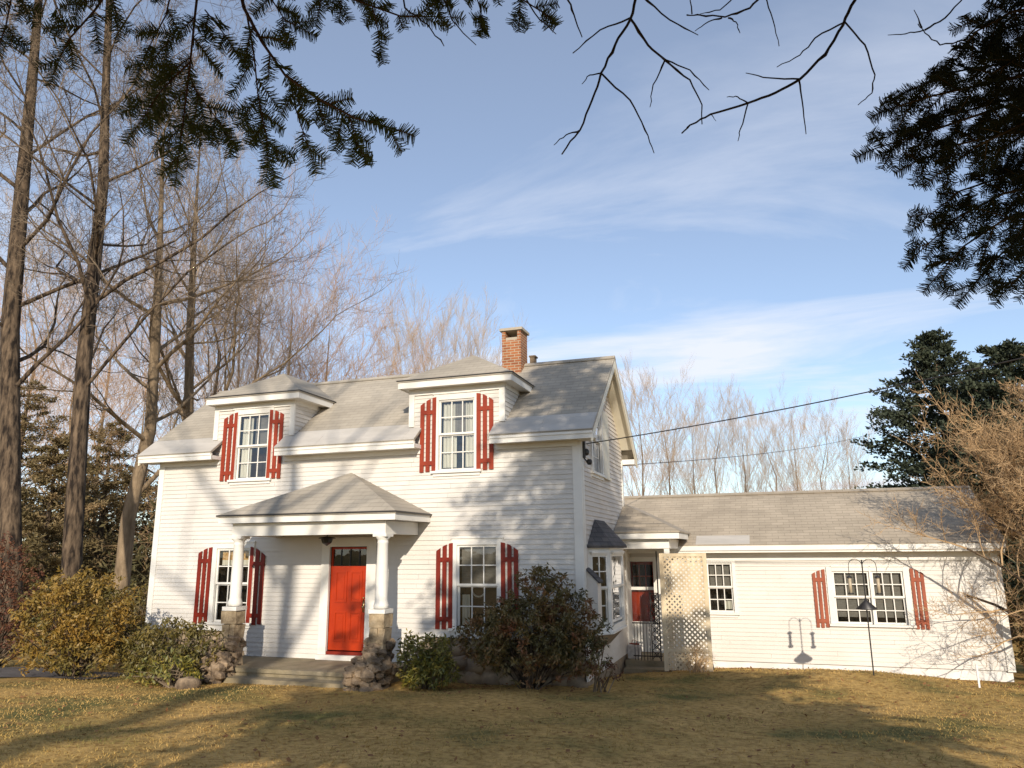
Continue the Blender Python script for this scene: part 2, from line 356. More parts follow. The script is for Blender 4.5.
def window(parent, fr, u0, u1, z0, z1, cols=3, rows=2, zm=None, casing=0.12, curtain=None, depth=0.45, mtrim='trim', low_rows=None, head=0.13, sill=True):
    """(u0..u1, z0..z1) is the glass; returns the window part"""
    zm = zm or (z0 + z1) / 2
    b = MB(); o = .045
    U0, U1, Z0, Z1 = u0 - o, u1 + o, z0 - o, z1 + o
    if casing > .01: b.fbox(fr, U0 - casing, U0, -.02, .045, Z0, Z1 + head); b.fbox(fr, U1, U1 + casing, -.02, .045, Z0, Z1 + head)
    b.fbox(fr, U0, U1, -.02, .042, Z1, Z1 + head)
    b.fbox(fr, U0 - casing - .015, U1 + casing + .015, .0, .065, Z1 + head, Z1 + head + .03)
    W = b.build('window', mtrim, parent)
    s = MB()
    for (a, c, nn, rw) in ((zm, Z1, .005, rows), (Z0, zm + .02, -.035, low_rows or rows)):
        n0, n1 = nn - .03, nn
        s.fbox(fr, U0, u0, n0, n1, a, c); s.fbox(fr, u1, U1, n0, n1, a, c)
        s.fbox(fr, u0, u1, n0, n1, c - .045, c); s.fbox(fr, u0, u1, n0, n1, a, a + .045)
        ga, gc = a + .045, c - .045
        for i in range(1, cols):
            x = u0 + (u1 - u0) * i / cols; s.fbox(fr, x - .011, x + .011, n0 + .004, n1 - .004, ga, gc)
        for i in range(1, rw):
            z = ga + (gc - ga) * i / rw; s.fbox(fr, u0, u1, n0 + .006, n1 - .006, z - .011, z + .011)
    s.build('sash', mtrim, W)
    g = MB()
    g.quad(fr.p(u0, -.012, zm), fr.p(u1, -.012, zm), fr.p(u1, -.012, z1), fr.p(u0, -.012, z1))
    g.quad(fr.p(u0, -.052, z0), fr.p(u1, -.052, z0), fr.p(u1, -.052, zm), fr.p(u0, -.052, zm))
    g.build('pane', 'pane', W)
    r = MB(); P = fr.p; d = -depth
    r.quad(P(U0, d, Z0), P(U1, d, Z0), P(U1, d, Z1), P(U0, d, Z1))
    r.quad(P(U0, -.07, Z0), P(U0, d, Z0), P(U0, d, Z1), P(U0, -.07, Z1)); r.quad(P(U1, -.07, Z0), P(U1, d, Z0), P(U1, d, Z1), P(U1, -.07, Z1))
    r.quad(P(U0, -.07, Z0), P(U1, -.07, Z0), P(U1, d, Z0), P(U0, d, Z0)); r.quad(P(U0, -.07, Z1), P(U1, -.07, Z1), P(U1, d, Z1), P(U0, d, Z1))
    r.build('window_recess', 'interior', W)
    if sill:
        k = MB(); k.fbox(fr, U0 - casing - .04, U1 + casing + .04, -.03, .085, Z0 - .055, Z0 - .002); k.fbox(fr, U0 - casing, U1 + casing, -.01, .04, Z0 - .12, Z0 - .055)
        k.build('sill', mtrim, W)
    for cu in (curtain or ()):
        a, c, za, zb_, mtn = cu; q = MB(); n = max(6, int((c - a) / .02))
        pr = None
        for i in range(n + 1):
            x = a + (c - a) * i / n; nn = -.10 + .018 * math.sin(i * 1.6) * (1 if mtn != 'blind' else .05)
            cu_ = (P(x, nn, za), P(x, nn, zb_))
            if pr: q.quad(pr[0], cu_[0], cu_[1], pr[1])
            pr = cu_
        q.build('valance' if mtn == 'valance' else ('blind' if mtn == 'blind' else 'curtain'), mtn, W, True)
    return W
def shutter(parent, fr, ui, uo, zb, zti, zto, mtn, label=None):
    """three spaced boards with an arched top; ui = edge by the window, uo = outer edge"""
    b = MB(); w_ = abs(uo - ui); sg = 1 if uo > ui else -1; bw = w_ * .25; gp = (w_ - 3 * bw) / 2
    def tz(t): return zti + (zto - zti) * (t ** 1.7)
    for i in range(3):
        a = i * (bw + gp); P = lambda t, n, z: fr.p(ui + sg * t, n, z)
        jz = U(-.008, .008)
        n_ = 3; poly = [P(a, .030, zb + jz), P(a + bw, .030, zb + jz)] + [P(a + bw * (1 - k / n_), .030, tz((a + bw * (1 - k / n_)) / w_)) for k in range(n_ + 1)]
        b.prism(poly, fr.n * .016)
    h = zti - zb
    for zc_ in (zb + h * .115, zto - h * .10):
        x0, x1 = sorted((ui, ui + sg * w_)); b.fbox(fr, x0 + .004, x1 - .004, .027, .052, zc_ - .045, zc_ + .045)
    return b.build('shutter', mtn, parent, label=label)

# openings in the front wall (glass rects)
WLL = (-3.92, -3.08, 1.13, 2.70); WLR = (2.215, 3.035, 1.13, 2.72)
WDL = (-3.59, -2.78, 4.40, 5.89); WDR = (1.755, 2.52, 4.39, 5.87)
o_ = .05
hole = lambda r: (r[0] - o_, r[1] + o_, r[2] - o_, r[3] + o_)
DX0, DX1, DZ0, DZ1 = -.886, .026, .56, 2.745
HO = [hole(WLL), hole(WLR), hole(WDL), hole(WDR), (DX0 - .02, DX1 + .02, ZF, DZ1 + .02)]
fw = MB()
clap(fw, FRONT, ZB, 4.98, lambda z: (XL, XR), HO)
clap(fw, FRONT, ZF, ZB, lambda z: (-3.08, 1.45), HO)
D1, D2 = (-4.322, -2.045), (1.002, 3.241)
for d in (D1, D2): clap(fw, FRONT, 4.98, 6.26, lambda z: d, HO)
fw.build('clapboard_wall', 'siding', house, label='front wall of the main house')
def gab(z):                                                     # extents of the gable at height z
    if z < 5.05: return (0.0, DEP)
    y0 = YE + (z + .10 - ZE) / SL
    return (max(0, y0), min(DEP, DEP - y0)) if y0 < YR else (YR, YR)
GR = Fr((XR, 0, 0), (0, 1, 0), (1, 0, 0)); GL = Fr((XL, 0, 0), (0, 1, 0), (-1, 0, 0))
gw = MB(); GW1 = (1.13, 2.02, 4.36, 5.75)
clap(gw, GR, .15, 7.0, gab, [hole(GW1)])
gw.build('clapboard_wall', 'siding_gable', house, label='gable end wall beside the entry')
gw = MB(); clap(gw, GL, ZB, 7.0, gab); gw.build('clapboard_wall', 'siding', house, label='far gable end wall')
rw = MB(); clap(rw, Fr((0, DEP, 0), (1, 0, 0), (0, 1, 0)), .45, 5.0, lambda z: (XL, XR)); rw.build('clapboard_wall', 'siding', house, label='rear wall')
# corner boards, frieze, water table
b = MB()
b.box(XL - .03, XL + .13, -.035, .06, ZB - .02, 4.86); b.box(XL - .034, XL + .01, .06, .16, ZB, 4.9); b.build('corner_board', 'trim', house); b = MB()
b.box(XR - .15, XR + .03, -.035, .06, ZB - .02, 4.86); b.box(XR - .01, XR + .034, .06, .20, .15, 4.9); b.build('corner_board', 'trim', house); b = MB()
b.box(XR - .01, XR + .034, DEP - .12, DEP + .03, .15, 4.9); b.build('corner_board', 'trim', house)
for x0, x1 in ((XL, -3.08), (1.45, XR)): b = MB(); b.box(x0, x1, -.04, .02, ZB - .07, ZB - .001); b.build('water_table', 'trim', house)
# foundation
b = MB(); b.box(XL + .03, -3.05, .03, .3, -.6, ZB - .07); b.box(1.4, XR - .03, .03, .3, -.6, ZB - .07); b.box(XR - .3, XR - .02, .3, DEP, -.7, .15); b.box(XL + .03, XL + .3, .3, DEP, -.7, ZB - .02); b.box(XL + .3, XR - .3, DEP - .3, DEP - .02, -.9, .15)
b.build('foundation', 'stone', house)
# rocky foundation face seen between the shrubs
for x0, x1 in ((1.5, XR - .1), (XL + .1, -3.2)):
    b = MB(); x = x0
    while x < x1:
        for k in range(3):
            zc_ = .08 + k * .30 + U(-.05, .05)
            if zc_ < ZB - .2: b.rock((x + U(-.08, .08), .04, zc_), .19, (1.15, .45, .8))
        x += .36
    b.build('foundation_stone', 'stone', house, True)

# main roof
def slope_piece(mb, x0, x1, y0, y1, lift=0.0, th=.05):
    a, c = roofz(y0) + lift, roofz(y1) + lift
    mb.add([(x0, y0, a), (x1, y0, a), (x1, y1, c), (x0, y1, c), (x0, y0, a - th), (x1, y0, a - th), (x1, y1, c - th), (x0, y1, c - th)],
           [(0, 1, 2, 3), (7, 6, 5, 4), (0, 4, 5, 1), (1, 5, 6, 2), (2, 6, 7, 3), (3, 7, 4, 0)])
RX0, RX1 = -6.26, 5.25
SEG0 = [(RX0, -4.06), (-2.28, 1.30), (3.03, RX1)]                # in front of the wall, at the eaves
SEG1 = [(RX0, D1[0]), (D1[1], D2[0]), (D2[1], RX1)]              # beside the dormers
r = MB()
for a, c in SEG0: slope_piece(r, a, c, YE, -.003)
for a, c in SEG1: slope_piece(r, a, c, -.003, 1.05)
slope_piece(r, RX0, RX1, 1.05, YR)
r.add([(RX0, YR, ZRG), (RX1, YR, ZRG), (RX1, DEP - YE, ZE), (RX0, DEP - YE, ZE), (RX0, YR, ZRG - .05), (RX1, YR, ZRG - .05), (RX1, DEP - YE, ZE - .05), (RX0, DEP - YE, ZE - .05)],
      [(0, 1, 2, 3), (7, 6, 5, 4), (1, 5, 6, 2), (2, 6, 7, 3), (3, 7, 4, 0)])
roof = r.build('roof', 'shingle', house)
b = MB(); b.beam((RX0, YR - .06, ZRG - .015), (RX1, YR - .06, ZRG - .015), .14, .02, (0, -SL, 1)); b.beam((RX0, YR + .06, ZRG - .015), (RX1, YR + .06, ZRG - .015), .14, .02, (0, SL, 1)); b.build('ridge_cap', 'shingle', roof)
for (a, c), (a1, c1) in zip(SEG0, SEG1):
    f = MB(); x = a
    while x < c - .01:                                          # sheets of metal with lapped seams
        x2 = min(x + 1.1, c); slope_piece(f, x, x2 - .004, YE - .015, -.003, .016, .012); x = x2
    slope_piece(f, a1, c1, .0, .12, .016, .012); f.build('roof_flashing', 'flashing', roof)
# cornice: fascia, soffit, frieze
for a, c in SEG0:
    b = MB(); b.box(a + .02, c - .0, -.36, -.002, 4.85, 4.935); b.box(a, c, -.385, -.345, 4.83, 4.985)
    b.box(a + .012, c - .012, -.404, -.386, 4.93, 4.98)
    x0, x1 = max(a, XL), min(c, XR)
    b.box(x0 + .02, x1 - .02, -.05, -.002, 4.74, 4.85)
    if c == RX1: b.box(XR, RX1 - .04, -.30, .05, 4.832, 4.98)
    if a == RX0: b.box(RX0 + .04, XL, -.30, .05, 4.832, 4.98)
    b.build('cornice', 'trim', house)
b = MB(); b.box(RX0 + .03, RX1 - .03, DEP, DEP + .38, 4.83, 4.96)
b.build('cornice', 'trim', house)
for x0, x1, q0, q1 in ((RX1 - .045, RX1 - .004, XR, RX1 - .046), (RX0 + .004, RX0 + .045, RX0 + .046, XL)):
    b = MB()
    for s0, s1 in ((YE + .02, YR), (YR, DEP - YE - .02)):
        za, zb_ = roofz(s0) - .055, roofz(s1) - .055
        b.prism([(x0, s0, za), (x0, s1, zb_), (x0, s1, zb_ - .21), (x0, s0, za - .21)], (x1 - x0, 0, 0))
    for s0, s1 in ((.02, YR), (YR, DEP - .02)):
        za, zb_ = roofz(s0) - .11, roofz(s1) - .11
        b.prism([(q0, s0, za), (q0, s1, zb_), (q0, s1, zb_ - .03), (q0, s0, za - .03)], (q1 - q0, 0, 0))
    b.build('rake_board', 'trim_cream', house)
# dormers: cheeks, frieze, hipped roofs
def dormer(x0, x1, rx0, rx1, label):
    ze, yf = 6.37, -.30
    dm = thing('dormer', None, None, (0, 0, 0)); dm.location = Vector(((x0 + x1) / 2, 0, 5.0)) - house.location; dm.parent = house; dm['label'] = label
    for x in (x0, x1):
        b = MB(); sgn = -1 if x == x0 else 1; fr = Fr((x, 0, 0), (0, 1, 0), (sgn, 0, 0))
        clap(b, fr, 5.3, 6.26, lambda z: (0, max(0.02, YE + (z - ZE) / SL)))
        b.build('dormer_cheek', 'siding', dm)
    t = MB()
    t.box(rx0 + .05, rx1 - .05, yf + .04, 1.15, 6.20, 6.29); 
    t.box(rx0 + .02, rx1 - .02, yf + .02, yf + .05, 6.185, 6.33); t.box(rx0 + .02, rx0 + .05, yf + .05, 1.2, 6.185, 6.33); t.box(rx1 - .05, rx1 - .02, yf + .05, 1.2, 6.185, 6.33)
    t.box(x0 - .02, x1 + .02, -.045, -.001, 6.06, 6.20)
    t.box(x1 - .001, x1 + .03, -.001, .9, 6.09, 6.20); t.box(x0 - .03, x0 + .001, -.001, .9, 6.09, 6.20)
    t.box(x0 - .02, x0 + .11, -.04, -.001, 5.35, 6.06); t.box(x1 - .11, x1 + .02, -.04, -.001, 5.35, 6.06)
    t.build('dormer_trim', 'trim', dm)
    xm = (rx0 + rx1) / 2; zk = 7.15; yk = .93
    ym = YE + (ze - ZE) / SL; yb = YE + (zk - ZE) / SL
    q = MB(); A, B_, Cc, Dd, K, Kb = (rx0, yf, ze), (rx1, yf, ze), (rx1, ym + .1, ze), (rx0, ym + .1, ze), (xm, yk, zk), (xm, yb + .1, zk)
    q.add([A, B_, Cc, Dd, K, Kb], [(0, 1, 4), (1, 2, 5, 4), (3, 0, 4, 5), (2, 3, 5)])
    q.add([(x, y, z - .045) for x, y, z in (A, B_, Cc, Dd)] + [A, B_, Cc, Dd], [(3, 2, 1, 0), (0, 1, 5, 4), (1, 2, 6, 5), (3, 0, 4, 7)])
    q.build('dormer_roof', 'shingle', dm)
    l = MB(); l.box(rx0 - .01, rx1 + .01, yf - .012, yf - .001, ze - .02, ze + .004); l.box(rx1 + .001, rx1 + .012, yf, ym, ze - .02, ze + .004); l.build('drip_edge', 'dark_metal', dm)
dormer(D1[0], D1[1], -4.44, -1.75, 'dormer on the side away from the wing')
dormer(D2[0], D2[1], .80, 3.52, 'dormer nearest the gable end')
# windows and shutters of the front
window(house, FRONT, *WLL, cols=3, zm=1.93, curtain=[(-3.9, -3.1, 2.48, 2.68, 'valance'), (-3.9, -3.1, 2.36, 2.48, 'curtain')])
WW = window(house, FRONT, *WLR, cols=3, zm=1.93, curtain=[(2.23, 3.02, 1.96, 2.70, 'blind'), (2.25, 2.42, 1.14, 1.75, 'curtain')])
b = MB(); b.tube([FRONT.p(2.62 + .15 * math.cos(R_(a)), -.09, 1.86 + .15 * math.sin(R_(a))) for a in range(150, 345, 15)], .018, 6); b.build('pale_curved_object', 'curtain', WW, True)  # unidentified pale curved object added behind the glass as a plain tube
window(house, FRONT, *WDL, cols=3, zm=5.14, curtain=[(-3.57, -3.28, 4.42, 5.86, 'curtain'), (-3.2, -2.8, 5.15, 5.87, 'blind')], depth=.4)
window(house, FRONT, *WDR, cols=3, zm=5.13, curtain=[(1.77, 2.10, 4.42, 5.85, 'curtain'), (2.30, 2.50, 4.42, 5.85, 'curtain'), (2.05, 2.35, 5.2, 5.85, 'blind')], depth=.4)
for (ui, uo, zb, zi, zo, mtn) in ((-4.10, -4.49, 1.04, 2.78, 2.64, 'red_deep'), (-3.02, -2.61, 1.05, 2.78, 2.57, 'red_deep'),
                                 (2.085, 1.70, 1.06, 2.81, 2.64, 'red_deep'), (3.155, 3.53, 1.06, 2.81, 2.64, 'red_deep'),
                                 (-3.64, -4.045, 4.33, 6.0, 5.85, 'red_faded'), (-2.72, -2.33, 4.34, 6.0, 5.87, 'red_faded'),
                                 (1.655, 1.27, 4.33, 5.99, 5.82, 'red_faded'), (2.61, 3.0, 4.33, 6.01, 5.83, 'red_faded')):
    shutter(house, FRONT, ui, uo, zb, zi, zo, mtn)

# front door
b = MB(); b.fbox(FRONT, DX0 - .21, DX0 - .012, -.02, .05, ZF, DZ1 + .17); b.fbox(FRONT, DX1 + .012, DX1 + .24, -.02, .05, ZF, DZ1 + .17); b.fbox(FRONT, DX0 - .012, DX1 + .012, -.02, .048, DZ1 + .012, DZ1 + .17)
b.fbox(FRONT, DX0 - .24, DX1 + .27, .0, .075, DZ1 + .17, DZ1 + .21); b.fbox(FRONT, DX0 - .20, DX1 + .22, .052, .14, ZF, ZF + .10)
df = b.build('door_frame', 'trim', house)
b = MB(); b.fbox(FRONT, DX0 - .012, DX1 + .012, -.09, -.045, DZ0, 2.335); b.fbox(FRONT, DX0 - .012, DX1 + .012, -.09, -.045, 2.70, DZ1)
b.fbox(FRONT, DX0 - .012, DX0 + .03, -.09, -.045, 2.335, 2.70); b.fbox(FRONT, DX1 - .03, DX1 + .012, -.09, -.045, 2.335, 2.70)

for u0, u1 in ((DX0 + .12, DX0 + .41), (DX0 + .50, DX0 + .79)):
    for z0, z1 in ((.74, 1.36), (1.56, 2.22)):
        for a in ((u0, u1, z0, z0 + .03), (u0, u1, z1 - .03, z1), (u0, u0 + .03, z0 + .03, z1 - .03), (u1 - .03, u1, z0 + .03, z1 - .03)): b.fbox(FRONT, a[0], a[1], -.05, -.028, a[2], a[3])
        b.fbox(FRONT, u0 + .07, u1 - .07, -.05, -.034, z0 + .07, z1 - .07)
dr = b.build('front_door', 'door_red', house)
for u in (DX0 + .22, DX0 + .45, DX0 + .68): b = MB(); b.fbox(FRONT, u, u + .018, -.085, -.05, 2.337, 2.698); b.build('muntin', 'dark_metal', dr)
b = MB(); b.quad(*[FRONT.p(u, -.07, z) for u, z in ((DX0, 2.335), (DX1, 2.335), (DX1, 2.70), (DX0, 2.70))]); b.build('pane', 'pane', dr)
b = MB(); b.quad(*[FRONT.p(u, -.3, z) for u, z in ((DX0 - .2, 2.1), (DX1 + .2, 2.1), (DX1 + .2, 2.9), (DX0 - .2, 2.9))]); b.fbox(FRONT, DX0 - .05, DX1 + .05, -.34, -.12, ZF, DZ0 + 1.6); b.build('door_recess', 'interior', dr)
b = MB(); c = FRONT.p(DX1 - .075, -.02, 1.47); b.rock(c, .033, jit=0); b.fbox(FRONT, DX1 - .10, DX1 - .05, -.045, -.035, 1.36, 1.62); b.rock(FRONT.p(DX1 - .075, -.03, 1.66), .022, jit=0); b.build('door_handle', 'brass', dr, True)
b = MB(); b.fbox(FRONT, DX0, DX1, -.045, .04, ZF + .10, DZ0 - .02); b.build('threshold', 'red_deep', dr)
b = MB(); b.fbox(FRONT, DX1 + .30, DX1 + .36, .02, .045, 1.52, 1.6); b.build('doorbell', 'dark_metal', df)

# porch
PX0, PX1, PY, PZ = -2.68, 1.57, -1.68, 3.42
AP = (-.45, -.004, 4.40)
q = MB(); A, B_, Cc, Dd = (PX0, PY, PZ), (PX1, PY, PZ), (PX1, -.004, PZ), (PX0, -.004, PZ)
q.add([A, B_, Cc, Dd, AP], [(0, 1, 4), (1, 2, 4), (3, 0, 4)])
q.add([(x, y, z - .04) for x, y, z in (A, B_, Cc, Dd)] + [A, B_, Cc, Dd], [(3, 2, 1, 0), (0, 1, 5, 4), (1, 2, 6, 5), (3, 0, 4, 7)])
pr_ = q.build('porch_roof', 'shingle', house)
b = MB(); b.box(PX0 + .03, PX1 - .03, PY + .03, PY + .06, 3.25, 3.38); b.box(PX0 + .03, PX0 + .06, PY + .06, -.03, 3.25, 3.38); b.box(PX1 - .06, PX1 - .03, PY + .06, -.03, 3.25, 3.38)
b.box(PX0 + .06, PX1 - .06, PY + .06, -.03, 3.255, 3.285); b.build('porch_fascia', 'trim', pr_)
b = MB(); b.box(PX0 - .01, PX1 + .01, PY - .01, PY - .001, 3.395, 3.423); b.box(PX1 + .001, PX1 + .01, PY, 0, 3.395, 3.423); b.build('drip_edge', 'dark_metal', pr_)
CLX, CRX, CY = -2.28, 1.15, -1.39
b = MB(); b.box(CLX - .11, CRX + .11, CY - .11, CY + .11, 2.985, 3.245); b.box(CLX - .11, CLX + .11, CY + .11, -.03, 2.985, 3.245); b.box(CRX - .11, CRX + .11, CY + .11, -.03, 2.985, 3.245)
b.build('porch_beam', 'trim', house)
b = MB(); b.box(CLX + .11, CRX - .11, CY + .11, -.03, 3.03, 3.06); b.build('porch_ceiling', 'siding_gable', house)
for x in (CLX, CRX):
    b = MB(); b.lathe((x, CY, 0), [(.145, 1.56), (.15, 1.62), (.13, 1.68), (.118, 1.72), (.118, 2.2), (.105, 2.80), (.115, 2.82), (.105, 2.84), (.105, 2.87), (.15, 2.92), (.15, 2.93)], 20)
    cl = b.build('column', 'trim', house, True)
    b = MB(); b.box(x - .15, x + .15, CY - .15, CY + .15, 2.93, 2.984); b.build('capital', 'trim', cl)
    b = MB(); b.box(x - .175, x + .175, CY - .175, CY + .175, 1.472, 1.55); b.build('plinth', 'trim', cl)
    b = MB(); z = .35
    for k in range(4):                                           # rough cut blocks of the pier
        h = (.29, .28, .28, .27)[k]
        for dx0, dx1 in (((-.155, .02), (.025, .155)) if k % 2 == 0 else ((-.16, .16),)):
            k0 = len(b.v); b.box(x + dx0, x + dx1, CY - .16, CY + .16, z + .006, z + h - .006)
            b.v[k0:] = [(vx + U(-.028, .028), vy + U(-.028, .028), vz + U(-.014, .010)) for vx, vy, vz in b.v[k0:]]
        z += h
    b.box(x - .13, x + .13, CY - .13, CY + .13, .30, 1.478)
    b.build('pier', 'block', house)
def cheek(x0, x1, sh):                                           # sloping rubble wall beside the steps
    b = MB(); y = CY + .1
    while y > -2.15:
        t = max(0, min(1, (CY - y) / .85)); h = .98 - .62 * t; z = gz(x0, y) - .02
        while z < h:
            x = x0 + sh * t; xe = x1 + sh * t
            while x < xe + .05:
                r = U(.07, .14); b.rock((x + U(-.06, .06), y + U(-.06, .06), z + U(-.04, .04)), r, (U(.9, 1.35), U(.9, 1.2), U(.6, .95)), (7, 5), .26); x += .15
            z += .13
        y -= .15
    b.build('stone_cheek_wall', 'rubble', house, False)
cheek(1.0, 1.38, -.14); cheek(-2.52, -2.16, .16)
b = MB(); b.box(-3.05, 1.2, -1.60, -.02, .30, ZF); b.box(-3.05, 1.18, -1.56, -.02, -.3, .30); b.build('porch_floor', 'concrete', house)
b = MB(); b.box(-2.0, 1.06, -1.92, -1.60, -.1, .232); b.build('step', 'concrete', house)
b = MB(); lx = -.62; ly = -.62
b.lathe((lx, ly, 0), [(.05, 3.03), (.05, 3.0), (.015, 2.995), (.015, 2.97), (.16, 2.95), (.19, 2.925), (.02, 2.92)], 12)
b.lathe((lx, ly, 0), [(.13, 2.92), (.10, 2.83), (.03, 2.79), (.01, 2.77)], 8); b.build('porch_lantern', 'dark_metal', house)

# chimney
cxa, cxb, cya, cyb = 2.50, 2.99, 1.97, 2.50
b = MB(); b.box(cxa, cxb, cya, cyb, 6.6, 7.74)
ch = None
for x0 in (cxa, cxb - .09):
    for y0 in (cya, cyb - .1): b.box(x0, x0 + .09, y0, y0 + .1, 7.74, 7.98)
b.box(cxb - .09, cxb, cya + .1, cyb - .1, 7.74, 7.98); b.box(cxa, cxa + .09, cya + .1, cyb - .1, 7.74, 7.98)
ch = b.build('chimney', 'brick', roof)
b = MB(); b.box(cxa - .05, cxb + .05, cya - .05, cyb + .05, 7.985, 8.05); b.box(cxa + .092, cxb - .092, cya + .03, cyb - .12, 7.742, 7.82); b.build('chimney_cap', 'chimney_cap', roof)
b = MB(); b.box(3.04, 3.16, 2.55, 2.75, 6.9, 7.42); b.box(3.02, 3.19, 2.53, 2.77, 7.42, 7.455); b.build('vent_stack', 'bark_grey', roof)

# gable-end window
window(house, GR, *GW1, cols=2, zm=5.05, casing=.12, mtrim='trim', depth=.3, curtain=[(1.6, 2.0, 4.4, 5.7, 'curtain')])
b = MB(); b.fbox(GR, 2.19, 2.83, .0, .05, 4.31, 5.85); b.fbox(GR, 2.15, 2.87, .0, .08, 4.25, 4.31); b.build('window_surround', 'trim_cream', house)
b = MB(); b.tube([(XR + .05, .14, 4.88), (XR + .05, .14, 4.5)], .04, 8); b.rock((XR + .09, .18, 4.62), .07, jit=.05); b.rock((XR + .14, .24, 4.42), .06, jit=.05); b.tube([(XR + .05, .14, 4.5), (XR + .1, .2, 4.42)], .015, 5); b.build('service_head', 'dark_metal', house)
# utility cabinet on the gable wall
b = MB(); b.prism([(XR + .024, .14, 1.04), (XR + .25, .14, 1.04), (XR + .25, .14, 2.01), (XR + .024, .14, 2.24)], (0, .34, 0)); cb = b.build('wall_cabinet', 'siding_gable', house, label='white cabinet with a sloping dark lid')
b = MB(); b.prism([(XR + .02, .11, 2.25), (XR + .29, .11, 1.985), (XR + .29, .11, 2.025), (XR + .02, .11, 2.29)], (0, .41, 0)); b.build('lid', 'shingle_dark', cb)
# bay window
BY = [(.42, XR), (.86, 5.25), (2.36, 5.25), (2.80, XR)]
b = MB(); 
def bayring(off):
    return [Vector((XR - .0, BY[0][0] - off, 0)), Vector((5.25 + off, BY[1][0] - off * .6, 0)), Vector((5.25 + off, BY[2][0] + off * .6, 0)), Vector((XR, BY[3][0] + off, 0))]
def bayprism(mb, off, z0, z1): mb.prism([p + Vector((0, 0, z0)) for p in bayring(off)], (0, 0, z1 - z0))
bayprism(b, .0, 1.0, 1.12); bayprism(b, .0, 2.60, 2.74); bayprism(b, .03, .96, 1.0)
f1 = Fr((XR, BY[0][0], 0), (5.25 - XR, BY[1][0] - BY[0][0], 0), (BY[1][0] - BY[0][0], -(5.25 - XR), 0)); l1 = math.hypot(5.25 - XR, .44)
f2 = Fr((5.25, BY[1][0], 0), (0, 1, 0), (1, 0, 0)); f3 = Fr((5.25, BY[2][0], 0), (XR - 5.25, .44, 0), (.44, 5.25 - XR, 0))
for fr_, ln in ((f1, l1), (f2, 1.5), (f3, l1)):
    w0 = .13 if ln > 1 else .085; b.fbox(fr_, .004, w0, -.10, .0, 1.12, 2.60); b.fbox(fr_, ln - w0, ln - .004, -.10, .0, 1.12, 2.60)
bay = b.build('bay_window', 'trim', house)
window(bay, f1, .12, l1 - .11, 1.2, 2.5, cols=2, zm=1.86, casing=.0, head=.03, depth=.12, sill=False)
window(bay, f2, .16, 1.34, 1.2, 2.5, cols=1, rows=1, zm=1.86, casing=.0, head=.03, depth=.3, sill=False, curtain=[(.18, 1.32, 1.22, 2.48, 'curtain')])
q = MB(); e = bayring(.09); zt = 3.28
T0, T1 = Vector((XR + .02, 1.10, zt)), Vector((XR + .02, 2.10, zt)); E = [p + Vector((0, 0, 2.73)) for p in e]; E[0].x += .02; E[3].x += .02
q.add(E + [T0, T1], [(0, 1, 4), (1, 2, 5, 4), (2, 3, 5), (3, 2, 1, 0)])
q.add([p - Vector((0, 0, .05)) for p in E] + [p - Vector((0, 0, .001)) for p in E], [(3, 2, 1, 0), (0, 1, 5, 4), (1, 2, 6, 5), (2, 3, 7, 6)]); q.build('bay_roof', 'shingle_dark', bay)
q = MB(); q.add([p + Vector((0, 0, .955)) for p in bayring(-.02)] + [Vector((XR + .03, .9, .62)), Vector((XR + .03, 2.3, .62))], [(0, 4, 1), (1, 4, 5, 2), (2, 5, 3)]); q.build('bay_shadow_underside', 'stone', bay)  # brown stone colour of this underside stands for shadow beneath the bay

# ------------------------------------------------------------------ entry porch and wing (parts of the same house)
YW, WX0, WX1 = 5.56, 3.0, 13.42
WF = Fr((0, YW, 0), (1, 0, 0), (0, -1, 0))
W1 = (9.862, 10.60, .89, 2.04); W2 = (10.735, 11.345, .89, 2.04); W3 = (6.868, 7.411, 1.11, 2.25)
b = MB(); HW = [hole(W1), hole(W2), hole(W3), (4.62, 5.64, .0, 2.45)]
clap(b, WF, -.10, 2.60, lambda z: (WX0, WX1), HW)
WRF = Fr((WX1, YW, 0), (0, 1, 0), (1, 0, 0)); clap(b, WRF, -.10, 4.1, lambda z: (0, 5.0) if z < 2.6 else ((z - 2.5) / .56, 5.0 - (z - 2.5) / .56), ex=.12)
b.build('clapboard_wall', 'siding', house, label='wall of the low wing')
b = MB(); b.box(WX1 - .13, WX1 + .03, YW - .04, YW + .02, -.12, 2.56); b.box(WX1 - .01, WX1 + .034, YW + .02, YW + .14, -.12, 2.56); b.build('corner_board', 'trim', house)
b = MB(); b.box(WX0, WX1 - .02, YW + .03, YW + .25, -.8, -.10); b.box(WX1 - .25, WX1 - .03, YW + .25, YW + 5, -.9, -.10); b.build('foundation', 'white_plastic', house, label='painted foundation of the wing')
b = MB(); b.box(WX0, WX1 + .02, YW - .38, YW - .34, 2.545, 2.70); b.box(6.0, WX1 + .1, YW - .42, YW - .381, 2.60, 2.715); b.box(WX0, WX1 + .02, YW - .34, YW - .003, 2.56, 2.60); b.box(6.3, WX1, YW - .05, YW - .003, 2.34, 2.56)
b.box(WX1 + .0, WX1 + .1, YW - .30, YW + .1, 2.50, 2.62)
b.build('cornice', 'trim', house, label='cornice of the wing')
yr, zr, ye, ze = 7.86, 4.19, YW - .40, 2.745
b = MB(); x0, x1 = WX0, WX1 + .14
b.add([(x0, ye, ze), (x1, ye, ze), (x1, yr, zr), (x0, yr, zr), (x0, ye, ze - .05), (x1, ye, ze - .05), (x1, yr, zr - .05), (x0, yr, zr - .05)], [(0, 1, 2, 3), (7, 6, 5, 4), (0, 4, 5, 1), (1, 5, 6, 2), (3, 7, 4, 0)])
